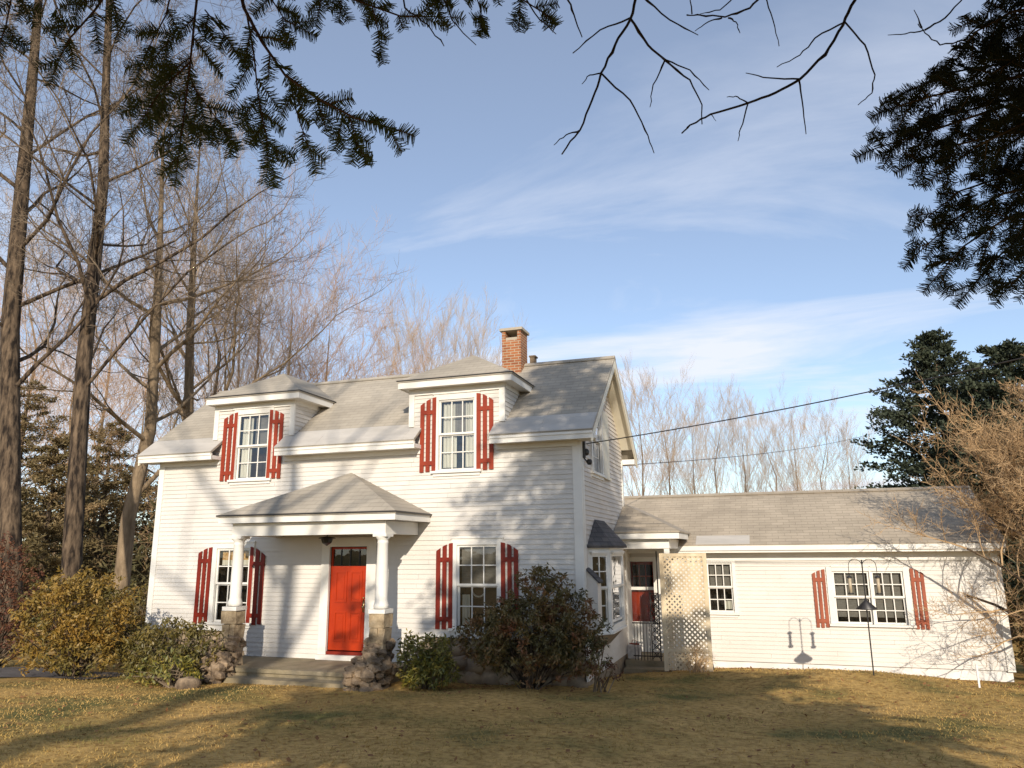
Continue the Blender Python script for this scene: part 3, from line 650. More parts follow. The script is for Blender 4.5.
b.add([(x0, yr, zr), (x1, yr, zr), (x1, 2 * yr - ye, ze), (x0, 2 * yr - ye, ze), (x0, yr, zr - .05), (x1, yr, zr - .05), (x1, 2 * yr - ye, ze - .05), (x0, 2 * yr - ye, ze - .05)], [(0, 1, 2, 3), (7, 6, 5, 4), (1, 5, 6, 2), (2, 6, 7, 3), (3, 7, 4, 0)])
wroof = b.build('roof', 'shingle_wing', house, label='low shingled roof of the wing')
b = MB(); sw = (zr - ze) / (yr - ye)
b.beam((x0, yr - .06, zr), (x1, yr - .06, zr), .15, .02, (0, -sw, 1)); b.beam((x0, yr + .06, zr), (x1, yr + .06, zr), .15, .02, (0, sw, 1)); b.build('ridge_cap', 'shingle_wing', wroof)
b = MB(); b.add([(6.62, ye + .01, ze + .022), (7.95, ye + .01, ze + .022), (7.95, ye + .42, ze + .42 * sw + .012), (6.62, ye + .42, ze + .42 * sw + .012), (6.62, ye + .01, ze + .01), (7.95, ye + .01, ze + .01)], [(0, 1, 2, 3), (0, 4, 5, 1)]); b.build('roof_flashing', 'flashing', wroof)
b = MB()
for z0, z1 in ((-.15, 2.66),):
    b.box(2.6, 4.85, DEP, YW + .02, z0, z1)
b.box(WX0, WX0 + .1, YW, YW + 5, -.3, 2.6); b.box(WX0, WX1 - .05, YW + 4.9, YW + 5, -.3, 2.6); b.build('connecting_wall', 'siding', house)
for Wr in (W1, W2): window(house, WF, *Wr, cols=3, zm=1.46, casing=.0, sill=False, curtain=[(Wr[0] + .02, Wr[1] - .02, 1.0, 2.02, 'blind')], head=.10)
b = MB()
b.fbox(WF, 9.69, 9.815, -.01, .046, .845, 2.185); b.fbox(WF, 11.392, 11.52, -.01, .046, .845, 2.185); b.fbox(WF, 10.647, 10.688, -.03, .05, .845, 2.18)
b.fbox(WF, 9.66, 11.55, -.03, .085, .79, .842); b.build('window_casing', 'trim', house)
window(house, WF, *W3, cols=3, zm=1.67, casing=.08, curtain=[(W3[0] + .02, W3[1] - .02, 1.66, 2.22, 'blind'), (7.2, 7.4, 1.14, 1.35, 'curtain')])
shutter(house, WF, 9.655, 9.36, .75, 2.13, 2.02, 'red_bleached'); shutter(house, WF, 11.545, 11.83, .76, 2.15, 2.03, 'red_bleached')
# entry door with glazed storm door
b = MB(); SX0, SX1 = 4.78, 5.50
b.fbox(WF, SX0 - .12, SX0, -.02, .05, .03, 2.45); b.fbox(WF, SX1, SX1 + .12, -.02, .05, .03, 2.45); b.fbox(WF, SX0, SX1, -.02, .05, 2.36, 2.45)
b.fbox(WF, SX0, SX0 + .07, -.01, .03, .05, 2.36); b.fbox(WF, SX1 - .05, SX1, -.01, .03, .05, 2.36); b.fbox(WF, SX0 + .07, SX1 - .05, -.01, .03, 1.60, 1.68); b.fbox(WF, SX0 + .07, SX1 - .05, -.01, .03, .05, .80); b.fbox(WF, SX0 + .07, SX1 - .05, -.01, .03, 2.33, 2.36)
sdoor = b.build('storm_door', 'trim', house)
b = MB(); b.quad(*[WF.p(u, .01, z) for u, z in ((SX0 + .07, .8), (SX1 - .05, .8), (SX1 - .05, 2.33), (SX0 + .07, 2.33))]); b.build('pane', 'pane', sdoor)
b = MB(); b.fbox(WF, SX0 - .1, SX1 + .1, -.16, -.12, 0, 1.62); b.fbox(WF, SX0 - .1, SX0 + .10, -.16, -.12, 1.62, 2.4); b.fbox(WF, SX1 - .10, SX1 + .1, -.16, -.12, 1.62, 2.4); b.fbox(WF, SX0 + .10, SX1 - .10, -.16, -.12, 2.25, 2.4)
for u in (SX0 + .26, SX0 + .43): b.fbox(WF, u, u + .03, -.155, -.125, 1.62, 2.25)
b.fbox(WF, SX0 + .1, SX1 - .1, -.155, -.125, 1.93, 1.96)
b.build('entry_door', 'door_red', house); b = MB(); b.fbox(WF, SX0 - .1, SX1 + .1, -.4, -.36, 0, 2.4); b.build('door_recess', 'interior', house)
# entry roof, beam, post
EX0, EX1, EY, EZ = XR + .02, 6.46, 3.10, 3.06
b = MB(); pk, pz_ = DEP + .02, 3.80; yv0, yv1 = ye + (EZ - ze) / sw + .1, ye + (pz_ - ze) / sw + .1
b.add([(EX0, EY, EZ), (EX1, EY, EZ), (EX0 + .03, pk, pz_), (EX0, pk, pz_), (EX1, yv0, EZ), (EX0 + .03, yv1, pz_)], [(0, 1, 2, 3), (1, 4, 5, 2)])
b.add([(EX0, EY, EZ - .04), (EX1, EY, EZ - .04), (EX1, YW, EZ - .04), (EX0, YW, EZ - .04), (EX0, EY, EZ - .001), (EX1, EY, EZ - .001), (EX1, YW, EZ - .001)], [(3, 2, 1, 0), (0, 1, 5, 4), (1, 2, 6, 5)])
er = b.build('entry_roof', 'shingle_wing', house)
b = MB(); b.box(EX0, EX1 - .02, EY + .02, EY + .06, 2.885, 3.015); b.box(EX1 - .06, EX1 - .02, EY + .06, YW - .35, 2.885, 3.015); b.box(EX0, EX1 - .06, EY + .06, YW - .02, 2.90, 2.93); b.build('entry_fascia', 'trim', er)
b = MB(); b.box(EX0, 6.18, EY + .20, EY + .36, 2.66, 2.89); b.box(6.04, 6.18, EY + .36, YW - .03, 2.66, 2.885); b.build('entry_beam', 'trim', house)
b = MB(); b.box(6.05, 6.17, EY + .22, EY + .34, -.05, 2.66); b.build('entry_post', 'trim', house)
b = MB(); b.box(XR + .03, 6.25, 4.0, YW - .03, -.4, .04); b.build('landing', 'concrete', house)
b = MB(); b.box(XR + .06, 6.05, 3.55, 4.0, -.4, -.09); b.build('step', 'concrete', house)
# iron railing on the landing
rl = thing('iron_railing', 'black wrought iron railing with a scrolled lattice end beside the entry door', 'railing', (5.4, 4.05, .04))
b = MB(); y = 4.05; xa, xb = 5.10, 5.80
b.beam((xa, y, .90), (xb, y, .90), .03, .03); b.beam((xa, y, .14), (xb, y, .14), .025, .025)
for i in range(6): b.beam((xa + .04 + i * .075, y, .04), (xa + .04 + i * .075, y, .90), .014, .014)
b.build('rail', 'dark_metal', rl)
b = MB(); u0, u1 = 5.56, 5.76
b.beam((u0, y, .04), (u0, y, 1.62), .022, .022); b.beam((u1, y, .04), (u1, y, 2.6), .03, .03); b.beam((u0, y, 1.6), (u1, y, 1.6), .022, .022)
for i in range(8):
    z = .08 + i * .19
    b.beam((u0, y, z), (u1, y, z + .19), .016, .016); b.beam((u1, y, z), (u0, y, z + .19), .016, .016)
    b.tube([((u0 + u1) / 2 + .05 * math.cos(a * PI / 4), y, z + .095 + .05 * math.sin(a * PI / 4)) for a in range(9)], .009, 4)
b.build('lattice_post', 'dark_metal', rl)
# a bag left by the door
bagt = thing('shopping_bag', 'white bag with a red top left on the entry landing', 'bag', (5.05, 4.35, .04))
b = MB(); b.add([(4.92, 4.3, .04), (5.19, 4.3, .04), (5.2, 4.5, .04), (4.92, 4.5, .04), (4.9, 4.32, .33), (5.24, 4.31, .30), (5.22, 4.49, .34), (4.91, 4.48, .31), (4.96, 4.38, .37), (5.18, 4.39, .36)],
               [(3, 2, 1, 0), (0, 1, 5, 4), (1, 2, 6, 5), (2, 3, 7, 6), (3, 0, 4, 7), (4, 5, 9, 8), (6, 7, 8, 9), (5, 6, 9), (7, 4, 8)]); b.build('bag_body', 'bag_white', bagt)
b = MB(); b.beam((4.95, 4.40, .37), (5.19, 4.39, .37), .05, .035); b.tube([(5.0, 4.39, .37), (5.02, 4.37, .46), (5.12, 4.37, .46), (5.14, 4.39, .37)], .008, 5); b.build('handle', 'red_faded', bagt)

# ------------------------------------------------------------------ trellis, feeder pole, posts
TRX0, TRX1, TRY = 5.97, 7.03, 3.0
tr = thing('garden_trellis', 'tall tan wooden lattice trellis standing on the grass before the entry porch', 'trellis', (6.5, TRY, gz(6.5, TRY)))
b = MB(); zb, zt = gz(6.5, TRY) + .01, 2.55
for x in (TRX0 + .05, TRX1 - .04): b.beam((x, TRY, zb), (x, TRY, zt), .09, .05, (0, 1, 0))
for z in (zt - .04, zb + .45): b.beam((TRX0 + .095, TRY - .002, z), (TRX1 - .085, TRY - .002, z), .045, .075)
b.beam((TRX0 + .05, TRY + .10, zb), (TRX0 + .05, TRY + .10, zt), .05, .14, (0, 1, 0))
b.build('trellis_frame', 'lattice', tr)
b = MB(); sp = .118; h = zt - zb - .08; w_ = TRX1 - TRX0 - .14; x0 = TRX0 + .08; z0 = zb + .03
k = -int(h / sp) - 1
while k * sp < w_:
    for sgn in (1, -1):
        # strip x = c + sgn*t  clipped to the panel
        c0 = k * sp
        t0, t1 = max(0, -c0), min(h, w_ - c0)
        if t1 > t0 + .03:
            if sgn == 1: A, B_ = (x0 + c0 + t0, TRY - .012, z0 + t0), (x0 + c0 + t1, TRY - .012, z0 + t1)
            else: A, B_ = (x0 + w_ - c0 - t0, TRY + .012, z0 + t0), (x0 + w_ - c0 - t1, TRY + .012, z0 + t1)
            b.beam(A, B_, .010, .036, (0, 1, 0)) if False else b.beam(A, B_, .042, .010, (0, 1, 0))
    k += 1
b.build('lattice_panel', 'lattice', tr)

FPX_ = (10.17, 2.1); fz = gz(*FPX_)
fp = thing('bird_feeder_pole', 'slim dark feeder pole with two hooks and a cone baffle before the wing windows', 'feeder pole', (FPX_[0], FPX_[1], fz))
b = MB(); b.tube([(FPX_[0], FPX_[1], fz - .1), (FPX_[0], FPX_[1], 2.40)], .013, 8); b.build('pole', 'dark_metal', fp)
for s_ in (-1, 1):
    b = MB(); b.tube([(FPX_[0] + s_ * (.13 - .13 * math.cos(R_(a))), FPX_[1], 2.27 + .14 * math.sin(R_(a)) - (.05 if a > 170 else 0)) for a in range(0, 200, 18)], .007, 5); b.build('hook', 'dark_metal', fp)
b = MB(); b.lathe((FPX_[0], FPX_[1], 0), [(.20, 1.43), (.205, 1.445), (.03, 1.60), (.016, 1.65)], 20); b.build('baffle', 'dark_metal', fp, True)
for s_, nm in ((-1, 'left'), (1, 'right')):
    x = FPX_[0] + s_ * .26; y = FPX_[1]
    t = thing('bird_feeder', 'tube bird feeder hanging from the %s hook of the feeder pole' % nm, 'bird feeder', (x, y, 1.62), 'bird feeders on the pole')
    b = MB(); b.tube([(x, y, 1.75), (x, y, 2.05)], .032, 10); b.build('seed_tube', 'feeder_tube', t, True)
    b = MB(); b.lathe((x, y, 0), [(.055, 2.04), (.055, 2.06), (.01, 2.09)], 10); b.tube([(x, y, 2.08), (x, y, 2.24)], .004, 4); b.build('lid', 'dark_metal', t)
    b = MB(); b.lathe((x, y, 0), [(.06, 1.72), (.06, 1.75)], 10); b.build('tray', 'dark_metal', t)
p = Vector((11.9, 1.75, gz(11.9, 1.75)))
b = MB(); b.beam(p - Vector((0, 0, .1)), p + Vector((0, 0, .40)), .032, .032, (0, 1, 0)); top(b, 'marker_post', 'white_plastic', 'short white post in the lawn near the far corner of the wing', 'post', p)
p = Vector((6.95, 4.3, gz(6.95, 4.3)))
b = MB(); b.tube([p, p + Vector((-.08, .0, .5)), p + Vector((-.13, 0, .95))], .016, 6); top(b, 'garden_stake', 'dark_metal', 'thin dark stake leaning beside the lattice trellis', 'stake', p)
p = Vector((-1.75, -3.2, gz(-1.75, -3.2)))
b = MB(); b.rock(p + Vector((0, 0, .09)), .16, (1.4, .9, .75), (10, 8), .12); top(b, 'boulder', 'rubble', 'pale boulder under the low shrubs by the porch steps', 'rock', p, smooth=True)

# wires
def wire(a, c, sag, r, name, label):
    a, c = Vector(a), Vector(c); n = 40; b = MB()
    b.tube([a.lerp(c, i / n) - Vector((0, 0, sag * 4 * (i / n) * (1 - i / n))) for i in range(n + 1)], r, 5); return top(b, name, 'dark_metal', label, 'wire', a)
wire((XR + .10, .2, 4.80), (17.5, -3.55, 6.25), .22, .011, 'service_wire', 'thick black service wire running from the house corner up to the right')
wire((XR + .12, 4.3, 4.78), (14.6, 33.0, 9.2), .25, .010, 'phone_wire', 'thin wire running from the gable end back towards the dark pine')

# ------------------------------------------------------------------ plants
def scatter_leaf(mb, c, r, n, l, w_, droop=0.0, flat=1.0):
    for _ in range(n):
        d = Vector((U(-1, 1), U(-1, 1), U(-1, 1) * flat - droop))
        if d.length < .1: continue
        d.normalize(); nn = Vector((U(-1, 1), U(-1, 1), U(.2, 1.2)))
        mb.leaf(c + Vector((U(-r, r), U(-r, r), U(-r, r))), d, nn, l * U(.7, 1.25), w_ * U(.8, 1.2))
def shrub(name, label, cat, base, lobes, mtl, mts, nclump, leafs, l, w_, droop=.25, group=None, stems=9):
    """lobes: (dx, dy, z, rx, rz) ellipsoids in which the leaf clumps sit"""
    base = Vector(base); t = thing(name, label, cat, base, group)
    f_, s_ = MB(), MB(); cl = []
    tot = sum(a[3] ** 2 * a[4] for a in lobes)
    for (dx, dy, z, rx, rz) in lobes:
        for _ in range(max(5, int(nclump * rx * rx * rz / tot))):
            a, ph = U(0, 2 * PI), math.acos(U(-.75, 1)); rr = U(.25, 1) ** .45 * U(.86, 1.1)
            c = base + Vector((dx + rx * rr * math.sin(ph) * math.cos(a), dy + rx * rr * math.sin(ph) * math.sin(a), z + rz * rr * math.cos(ph)))
            if c.z < base.z + .05: c.z = base.z + U(.05, .2)
            cl.append(c); scatter_leaf(f_, c, l * .55, leafs, l, w_, droop)
    for c in random.sample(cl, min(len(cl), stems * 6)):
        b0 = base + Vector((U(-.15, .15), U(-.15, .15), -.05)); mid = b0.lerp(c, .5) + Vector((U(-.1, .1), U(-.1, .1), .12)); s_.tube([b0, mid, c], [.016, .011, .005], 4, False)
    f_.build('foliage', mtl, t); s_.build('stem', mts, t); return t
def g3(x, y): return (x, y, gz(x, y))
shrub('rhododendron', 'large yellow-green shrub before the far front corner of the house', 'shrub', g3(-5.3, -2.5), [(0, 0, 1.15, 1.15, .95), (-.6, .1, 1.3, .8, .75), (.55, .1, .95, .8, .8), (.1, 0, 1.75, .6, .45), (-.3, -.2, .5, .9, .45), (.5, -.2, .4, .8, .4)], 'leaf_yellow', 'bark_dark', 900, 13, .10, .034)
shrub('rhododendron', 'low olive green shrub below the downstairs window left of the porch', 'shrub', g3(-3.15, -2.15), [(0, 0, .65, .7, .55), (.6, .25, .6, .5, .5), (-.6, .1, .6, .6, .45), (-1.3, .3, .6, .6, .5), (0, -.2, .3, .8, .3)], 'leaf_olive', 'bark_grey', 480, 12, .10, .034)
shrub('rhododendron', 'small bright green shrub at the foot of the low olive shrub', 'shrub', g3(-2.35, -2.85), [(0, 0, .3, .42, .28), (-.6, -.05, .22, .3, .22)], 'leaf_green', 'bark_grey', 80, 11, .12, .036)
shrub('rhododendron', 'rounded yellow-green shrub beside the stone wall of the porch steps', 'shrub', g3(2.0, -1.15), [(0, 0, .55, .58, .5), (.15, -.1, .3, .6, .3)], 'leaf_green', 'bark_grey', 230, 13, .11, .034)
shrub('rhododendron', 'big dark shrub with rusty red tips under the downstairs window by the house corner', 'shrub', g3(4.0, -.85), [(0, 0, .85, 1.05, .85), (.25, .1, 1.65, .62, .55), (.15, .1, 1.92, .38, .34), (.75, .1, 1.25, .6, .55), (-.85, 0, .9, .6, .55), (1.0, 0, .6, .5, .5), (-.5, 0, 1.3, .4, .35), (1.15, .1, 1.0, .35, .4)], 'leaf_dark', 'bark_dark', 1000, 14, .095, .034)
shrub('bare_shrub', 'small thin shrub with dry brown-red leaves beside the gable corner', 'shrub', g3(5.25, -.5), [(0, 0, .7, .32, .35), (.1, 0, .35, .3, .25)], 'leaf_red', 'bark_tan', 40, 9, .075, .03, stems=2)
shrub('dry_weeds', 'clump of dry rust-brown weeds at the foot of the trellis', 'weeds', g3(6.7, 2.85), [(0, 0, .25, .24, .32), (.2, 0, .2, .15, .2)], 'twig_rust', 'twig_rust', 40, 9, .13, .010, -.4, stems=2)
shrub('leafless_shrub', 'tall reddish brown shrub at the left edge of the lawn', 'shrub', g3(-8.4, -2.0), [(0, 0, 1.3, 1.2, 1.2), (-.2, 0, 2.2, .9, .8), (1.0, .2, .9, .8, .8)], 'leaf_red', 'bark_dark', 520, 11, .09, .034, stems=14)
shrub('laurel_shrub', 'dark green shrub behind the yellow-green one at the house corner', 'shrub', g3(-7.2, .9), [(0, 0, 1.0, 1.2, .95), (.7, 0, .8, .8, .7)], 'leaf_olive', 'bark_grey', 320, 11, .10, .035)
shrub('laurel_shrub', 'dark shrub in shade beyond the far corner of the wing', 'shrub', g3(15.25, 7.3), [(0, 0, 1.2, 1.5, 1.3), (.2, .2, 2.6, 1.2, 1.1), (-.3, 0, .6, 1.2, .7)], 'leaf_dark', 'bark_dark', 900, 11, .11, .04)

# bare trees
def limb(tw, fine, p, d, Ln, r, lev, prm):
    n = 4 if lev > 1 else 3
    pts = [p]; rs = [r]; q = p.copy(); dd = d.copy(); seg = Ln / n
    for i in range(n):
        wob = prm['wob'] * (1 if lev < prm['lev'] else .35)
        dd = (dd + Vector((U(-1, 1), U(-1, 1), U(-.6, 1) + prm['up'])) * wob).normalized()
        q = q + dd * seg; pts.append(q.copy()); rs.append(r * (1 - (i + 1) / n * (.55 if lev else .75)))
    (tw if r > prm['rf'] else fine).tube(pts, rs, 7 if r > .06 else (5 if r > .025 else 3), False)
    if lev <= 0: return
    k = prm['kids'][lev]
    for j in range(k):
        t = (j + U(.15, .95)) / k * .8 + .2
        i = min(int(t * n), n - 1); ft = t * n - i; b0 = pts[i].lerp(pts[i + 1], ft)
        ax = (pts[i + 1] - pts[i]).normalized(); a = U(0, 2 * PI); o = ax.orthogonal().normalized(); o = o * math.cos(a) + ax.cross(o) * math.sin(a)
        sp_ = prm['spread'] * U(.6, 1.3); nd = (ax * math.cos(sp_) + o * math.sin(sp_) + Vector((0, 0, prm['up'] * .6))).normalized()
        cr = max(prm['rmin'], rs[i] * U(.4, .62)); limb(tw, fine, b0, nd, Ln * U(.45, .72) * (1 - .25 * t), cr, lev - 1, prm)
    if lev >= 1: limb(tw, fine, pts[-1], dd, Ln * U(.45, .6), max(prm['rmin'], rs[-1]), lev - 1, prm)
def bare_tree(label, path, radii, mtt, mtf, group=None, lev=4, kids=(0, 4, 4, 4, 4, 4), nlimb=9, first=.35, Lk=.34, spread=.75, up=.12, wob=.22, rmin=.008, rf=.03, limb_r=.4, name='bare_tree'):
    path = [Vector(p) for p in path]; base = path[0]; t = thing(name, label, 'tree', base, group)
    tw, fine = MB(), MB(); prm = dict(kids=kids, spread=spread, up=up, wob=wob, rmin=rmin, rf=rf, lev=lev)
    tw.tube([base - Vector((0, 0, .3))] + path, [radii[0] * 1.35] + list(radii), 9, False)
    L_ = [0]
    for a, c in zip(path, path[1:]): L_.append(L_[-1] + (c - a).length)
    H = L_[-1]
    for j in range(nlimb):
        s_ = H * (first + (1 - first) * (j + U(.1, .9)) / nlimb); i = max(k for k in range(len(L_) - 1) if L_[k] <= s_); ft = (s_ - L_[i]) / (L_[i + 1] - L_[i])
        b0 = path[i].lerp(path[i + 1], ft); r0 = radii[i] + (radii[i + 1] - radii[i]) * ft; ax = (path[i + 1] - path[i]).normalized()
        a = j * 2.4 + U(-.5, .5); o = Vector((math.cos(a), math.sin(a), 0)); sp_ = spread * U(.7, 1.35)
        limb(tw, fine, b0, (ax * math.cos(sp_) + o * math.sin(sp_)).normalized(), H * Lk * (1.15 - .55 * s_ / H) * U(.75, 1.2), max(rmin, r0 * limb_r * U(.8, 1.2)), lev - 1, prm)
    limb(tw, fine, path[-1], (path[-1] - path[-2]).normalized(), H * Lk * .55, max(rmin, radii[-1]), lev - 1, prm)
    tw.build('trunk', mtt, t, True); fine.build('crown', mtf, t); return t
def copy_tree(o, parent=None):
    c = o.copy(); col.objects.link(c)
    if parent: c.parent = parent
    for ch_ in [x for x in o.children]: copy_tree(ch_, c)
    return c
def tpath(pts, Y):                                             # trunk line given by sight points at one distance, foot on the ground
    P_ = [aty(x, y, Y) for x, y in pts]; P_[0].z = gz(P_[0].x, P_[0].y); return P_
GL_ = 'big bare trees left of the house'
bare_tree('massive dark trunked bare tree cut by the left edge of the picture', tpath([(12, 650), (10, 500), (10, 330), (22, 190), (34, 60), (45, -80), (55, -230)], 1.6), [.31, .29, .27, .22, .15, .10, .05], 'bark_dark', 'bark_grey', GL_, 5, (0, 5, 5, 4, 4, 4), 26, .22, .18, 1.05, .08, .30, .006, .03, .26)
bare_tree('tall dark bare tree forking high up, second from the left edge', tpath([(68, 650), (74, 520), (84, 360), (94, 270), (103, 185), (106, 80), (112, -60), (118, -200)], 2.6), [.30, .27, .23, .20, .17, .13, .10, .05], 'bark_dark', 'bark_grey', GL_, 5, (0, 5, 5, 4, 4, 4), 26, .22, .18, 1.0, .08, .28, .006, .03, .30)
bare_tree('leaning tan barked bare tree close to the far end of the house', tpath([(116, 640), (128, 520), (150, 430), (156, 330), (160, 240), (163, 150)], 9.5), [.33, .29, .24, .2, .13, .06], 'bark_tan', 'bark_tan', GL_, 5, (0, 3, 4, 4, 4, 4), 15, .22, .28, .85, .10, .24, .008)
bare_tree('slender tan bare tree just behind the far roof edge', tpath([(186, 640), (188, 430), (190, 330), (194, 240), (198, 175)], 13), [.30, .24, .19, .13, .05], 'bark_tan', 'twig_pink', GL_, 5, (0, 3, 4, 4, 4, 4), 13, .3, .28, .65, .14, .22, .008)
# background copies
def proto(mtt, mtf, H, seed, spread, up, nl=12, Lk=.42, first=.18, rm=.0048, lev=4, kids=(0, 6, 5, 5, 5)):
    random.seed(seed)
    return bare_tree('x', [(0, 0, 0), (.1, 0, H * .22), (U(-.2, .2), .1, H * .45), (U(-.4, .4), .1, H * .68), (U(-.4, .4), .1, H * .86)], [.13, .105, .075, .045, .02], mtt, mtf, None, lev, kids, nl, first, Lk, spread, up, .24, rm, .03, .34)
PRO = [proto('bark_tan', 'twig_orange', 14, 1, .72, .16, 16), proto('bark_tan', 'twig_pink', 14, 2, .55, .24, 15), proto('bark_grey', 'twig_pink', 14, 3, .42, .30, 17), proto('bark_tan', 'twig_orange', 14, 14, .85, .12, 17)]
used = set()
def bgtree(k, px, ptop, Y, label, group, rot):
    o = PRO[k] if k not in used else copy_tree(PRO[k]); used.add(k)
    p = aty(px, ptop, Y); z0 = gz(p.x, p.y); s_ = (p.z - z0) / 15.6
    o.location = (p.x, p.y, z0); o.scale = (s_, s_, s_); o.rotation_euler = (0, 0, rot); o['label'] = label; o['category'] = 'tree'; o['group'] = group
G1, G2, G3 = 'bare trees behind the left half of the roof', 'thin bare trees behind the middle of the roof', 'thin bare trees beyond the wing roof'
bgtree(1, 222, 205, 20, 'bare tree directly behind the left slope of the nearer-left dormer roof', G1, .4)
bgtree(0, 262, 222, 24, 'bushy orange-twigged bare tree rising behind the left dormer peak', G1, 1.1)
bgtree(3, 300, 232, 22, 'widest orange-twigged bare tree just right of the left dormer', G1, 2.3)
bgtree(0, 338, 262, 27, 'round topped orange-twigged bare tree over the roof ridge between the dormers', G1, 3.3)
bgtree(3, 372, 318, 30, 'shortest orange bare tree at the right end of the clump over the ridge', G1, 5.0)
bgtree(2, 248, 250, 34, 'pale bare tree further off behind the orange one at the left dormer', G1, .9)
bgtree(2, 404, 320, 44, 'pale thin tree left of the right dormer roof', G2, .3)
bgtree(1, 428, 312, 48, 'taller pale thin tree over the right dormer roof edge', G2, 1.9)
bgtree(2, 452, 310, 45, 'pale thin tree directly above the right dormer peak', G2, 3.6)
bgtree(2, 478, 325, 52, 'pale thin tree between the right dormer peak and the chimney', G2, 4.6)
for i, (px, pt, Y, k, lb) in enumerate(((638, 372, 40, 2, 'tallest pale bare tree right against the gable end'), (664, 384, 46, 1, 'bare tree just right of the gable end, crossed by both wires'),
        (690, 405, 44, 2, 'bare tree over the entry porch roof'), (712, 392, 50, 1, 'bare tree with a forked top over the lattice trellis'), (738, 398, 46, 2, 'bare tree over the small window of the wing'),
        (766, 404, 50, 1, 'bare tree over the blank stretch of wing wall'), (792, 412, 44, 2, 'single straight bare tree beneath the middle of the wire'), (818, 408, 52, 1, 'bare tree over the left shutter of the wing window'), (842, 420, 48, 2, 'last bare tree before the dark pine'))):
    bgtree(k, px, pt, Y, lb, G3, i * 1.3)
G4 = 'thin bare trees in the woods left of the house'
for i, (px, pt, Y, k, lb) in enumerate(((46, 210, 30, 1, 'thin bare tree in the gap between the two dark trunks'), (124, 250, 34, 0, 'thin bare tree between the forked trunk and the leaning tan tree'), (88, 300, 26, 3, 'low spreading bare tree behind the forked trunk'), (24, 290, 24, 0, 'low spreading bare tree right of the massive trunk'), (150, 330, 22, 3, 'low spreading bare tree behind the leaning tan trunk'))):
    bgtree(k, px, pt, Y, lb, G4, i * 1.7 + .5)
random.seed(11)

# conifers
def pine(label, base, H, R, mtl, first=.12, n=34, den=26, tuft=.34, irregular=.35, name='pine_tree', group=None, shape=1.0, lw=.05):
    base = Vector(base); t = thing(name, label, 'tree', base, group); tw, f_ = MB(), MB()
    tw.tube([base - Vector((0, 0, .3)), base + Vector((0, 0, H * .5)), base + Vector((.1, 0, H * .98))], [H * .017 + .05, H * .011 + .03, .02], 8, False)
    for j in range(n):
        fr_ = first + (1 - first) * ((j + U(0, 1)) / n); z = H * fr_; ln = R * ((1 - fr_) / (1 - first)) ** shape * (1 + U(-irregular, irregular)) + .25
        a = j * 2.4 + U(-.6, .6); d = Vector((math.cos(a), math.sin(a), U(-.05, .55)))
        p0 = base + Vector((0, 0, z)); p1 = p0 + d * ln; mid = p0 + d * ln * .55 + Vector((0, 0, -.06 * ln))
        tw.tube([p0, mid, p1], [.05 * (1 - fr_) + .02, .03 * (1 - fr_) + .01, .006], 4, False)
        for _ in range(int(den * (ln / R + .25))):
            s_ = U(.18, 1.03) ** .8; c = p0.lerp(mid, s_ / .55) if s_ < .55 else mid.lerp(p1, (s_ - .55) / .45)
            sp_ = ln * .24 * (1.15 - s_ * .75) + .08; c = c + Vector((U(-1, 1) * sp_, U(-1, 1) * sp_, U(-.35, .5) * sp_ * .7))
            for _ in range(5):
                dd = (d * .5 + Vector((U(-1, 1), U(-1, 1), U(-.5, .9)))).normalized(); f_.leaf(c + Vector((U(-.1, .1), U(-.1, .1), U(-.08, .08))), dd, Vector((U(-1, 1), U(-1, 1), U(-1, 1))), tuft * U(.6, 1.2), lw * U(.8, 1.6))
    tw.build('trunk', 'bark_dark', t, True); f_.build('crown', mtl, t); return t
p = aty(930, 335, 22); pine('tall dark pine behind the far end of the wing roof', g3(p.x, p.y), p.z - gz(p.x, p.y), 4.3, 'pine_dark', .10, 150, 78, .20, .45, shape=.75, lw=.075)
p = aty(1006, 345, 18); pine('dark pine behind the rust-twigged shrub at the right edge', g3(p.x, p.y), p.z - gz(p.x, p.y), 3.9, 'pine_dark', .10, 140, 76, .20, .45, shape=.7, lw=.075)
p = aty(972, 385, 20); pine('lower dark pine filling the gap between the two tall pines', g3(p.x, p.y), p.z - gz(p.x, p.y), 3.6, 'pine_dark', .10, 120, 70, .20, .45, shape=.7, lw=.075)
GP = 'olive evergreens in the woods left of the house'
for px, pt, Y, R, lb in ((30, 380, 19, 3.2, 'olive evergreen between the two big dark trunks'), (58, 440, 15, 2.6, 'shorter olive evergreen low between the two dark trunks'), (112, 425, 20, 3.0, 'olive evergreen between the forked trunk and the leaning tan tree'),
                         (138, 470, 26, 3.0, 'olive evergreen behind the leaning tan tree'), (-6, 430, 24, 3.4, 'olive evergreen at the left edge behind the massive trunk'), (90, 470, 29, 3.4, 'furthest olive evergreen behind the forked trunk')):
    p = aty(px, pt, Y); pine(lb, g3(p.x, p.y), p.z - gz(p.x, p.y), R, 'pine_olive', .04, 80, 60, .22, .5, 'evergreen_tree', GP, .55, .06)
# far woods as one mass of scrub
b = MB()
for _ in range(15000):
    a = U(-1, 1); px = U(-60, 230) if rnd() < .55 else U(230, 1060)
    Y = U(30, 60) if px > 230 else U(16, 44)
    q = aty(px, 560, Y); hmax = (.13 * (Y + 15) + 3.2) if px < 230 else 2.6
    z = gz(q.x, q.y) + hmax * rnd() ** 1.3 * (.7 + .3 * math.sin(px * .09))
    for _ in range(3): b.leaf(Vector((q.x + U(-.5, .5), q.y, z + U(-.3, .3))), Vector((U(-1, 1), U(-1, 1), U(-.3, 1.2))), Vector((U(-1, 1), U(-1, 1), U(0, 1))), U(.3, .7), U(.06, .16))
o = b.build('woodland_scrub', 'brush'); tag(o, 'brown scrubby undergrowth of the woods behind the house', 'undergrowth', None, 'stuff')

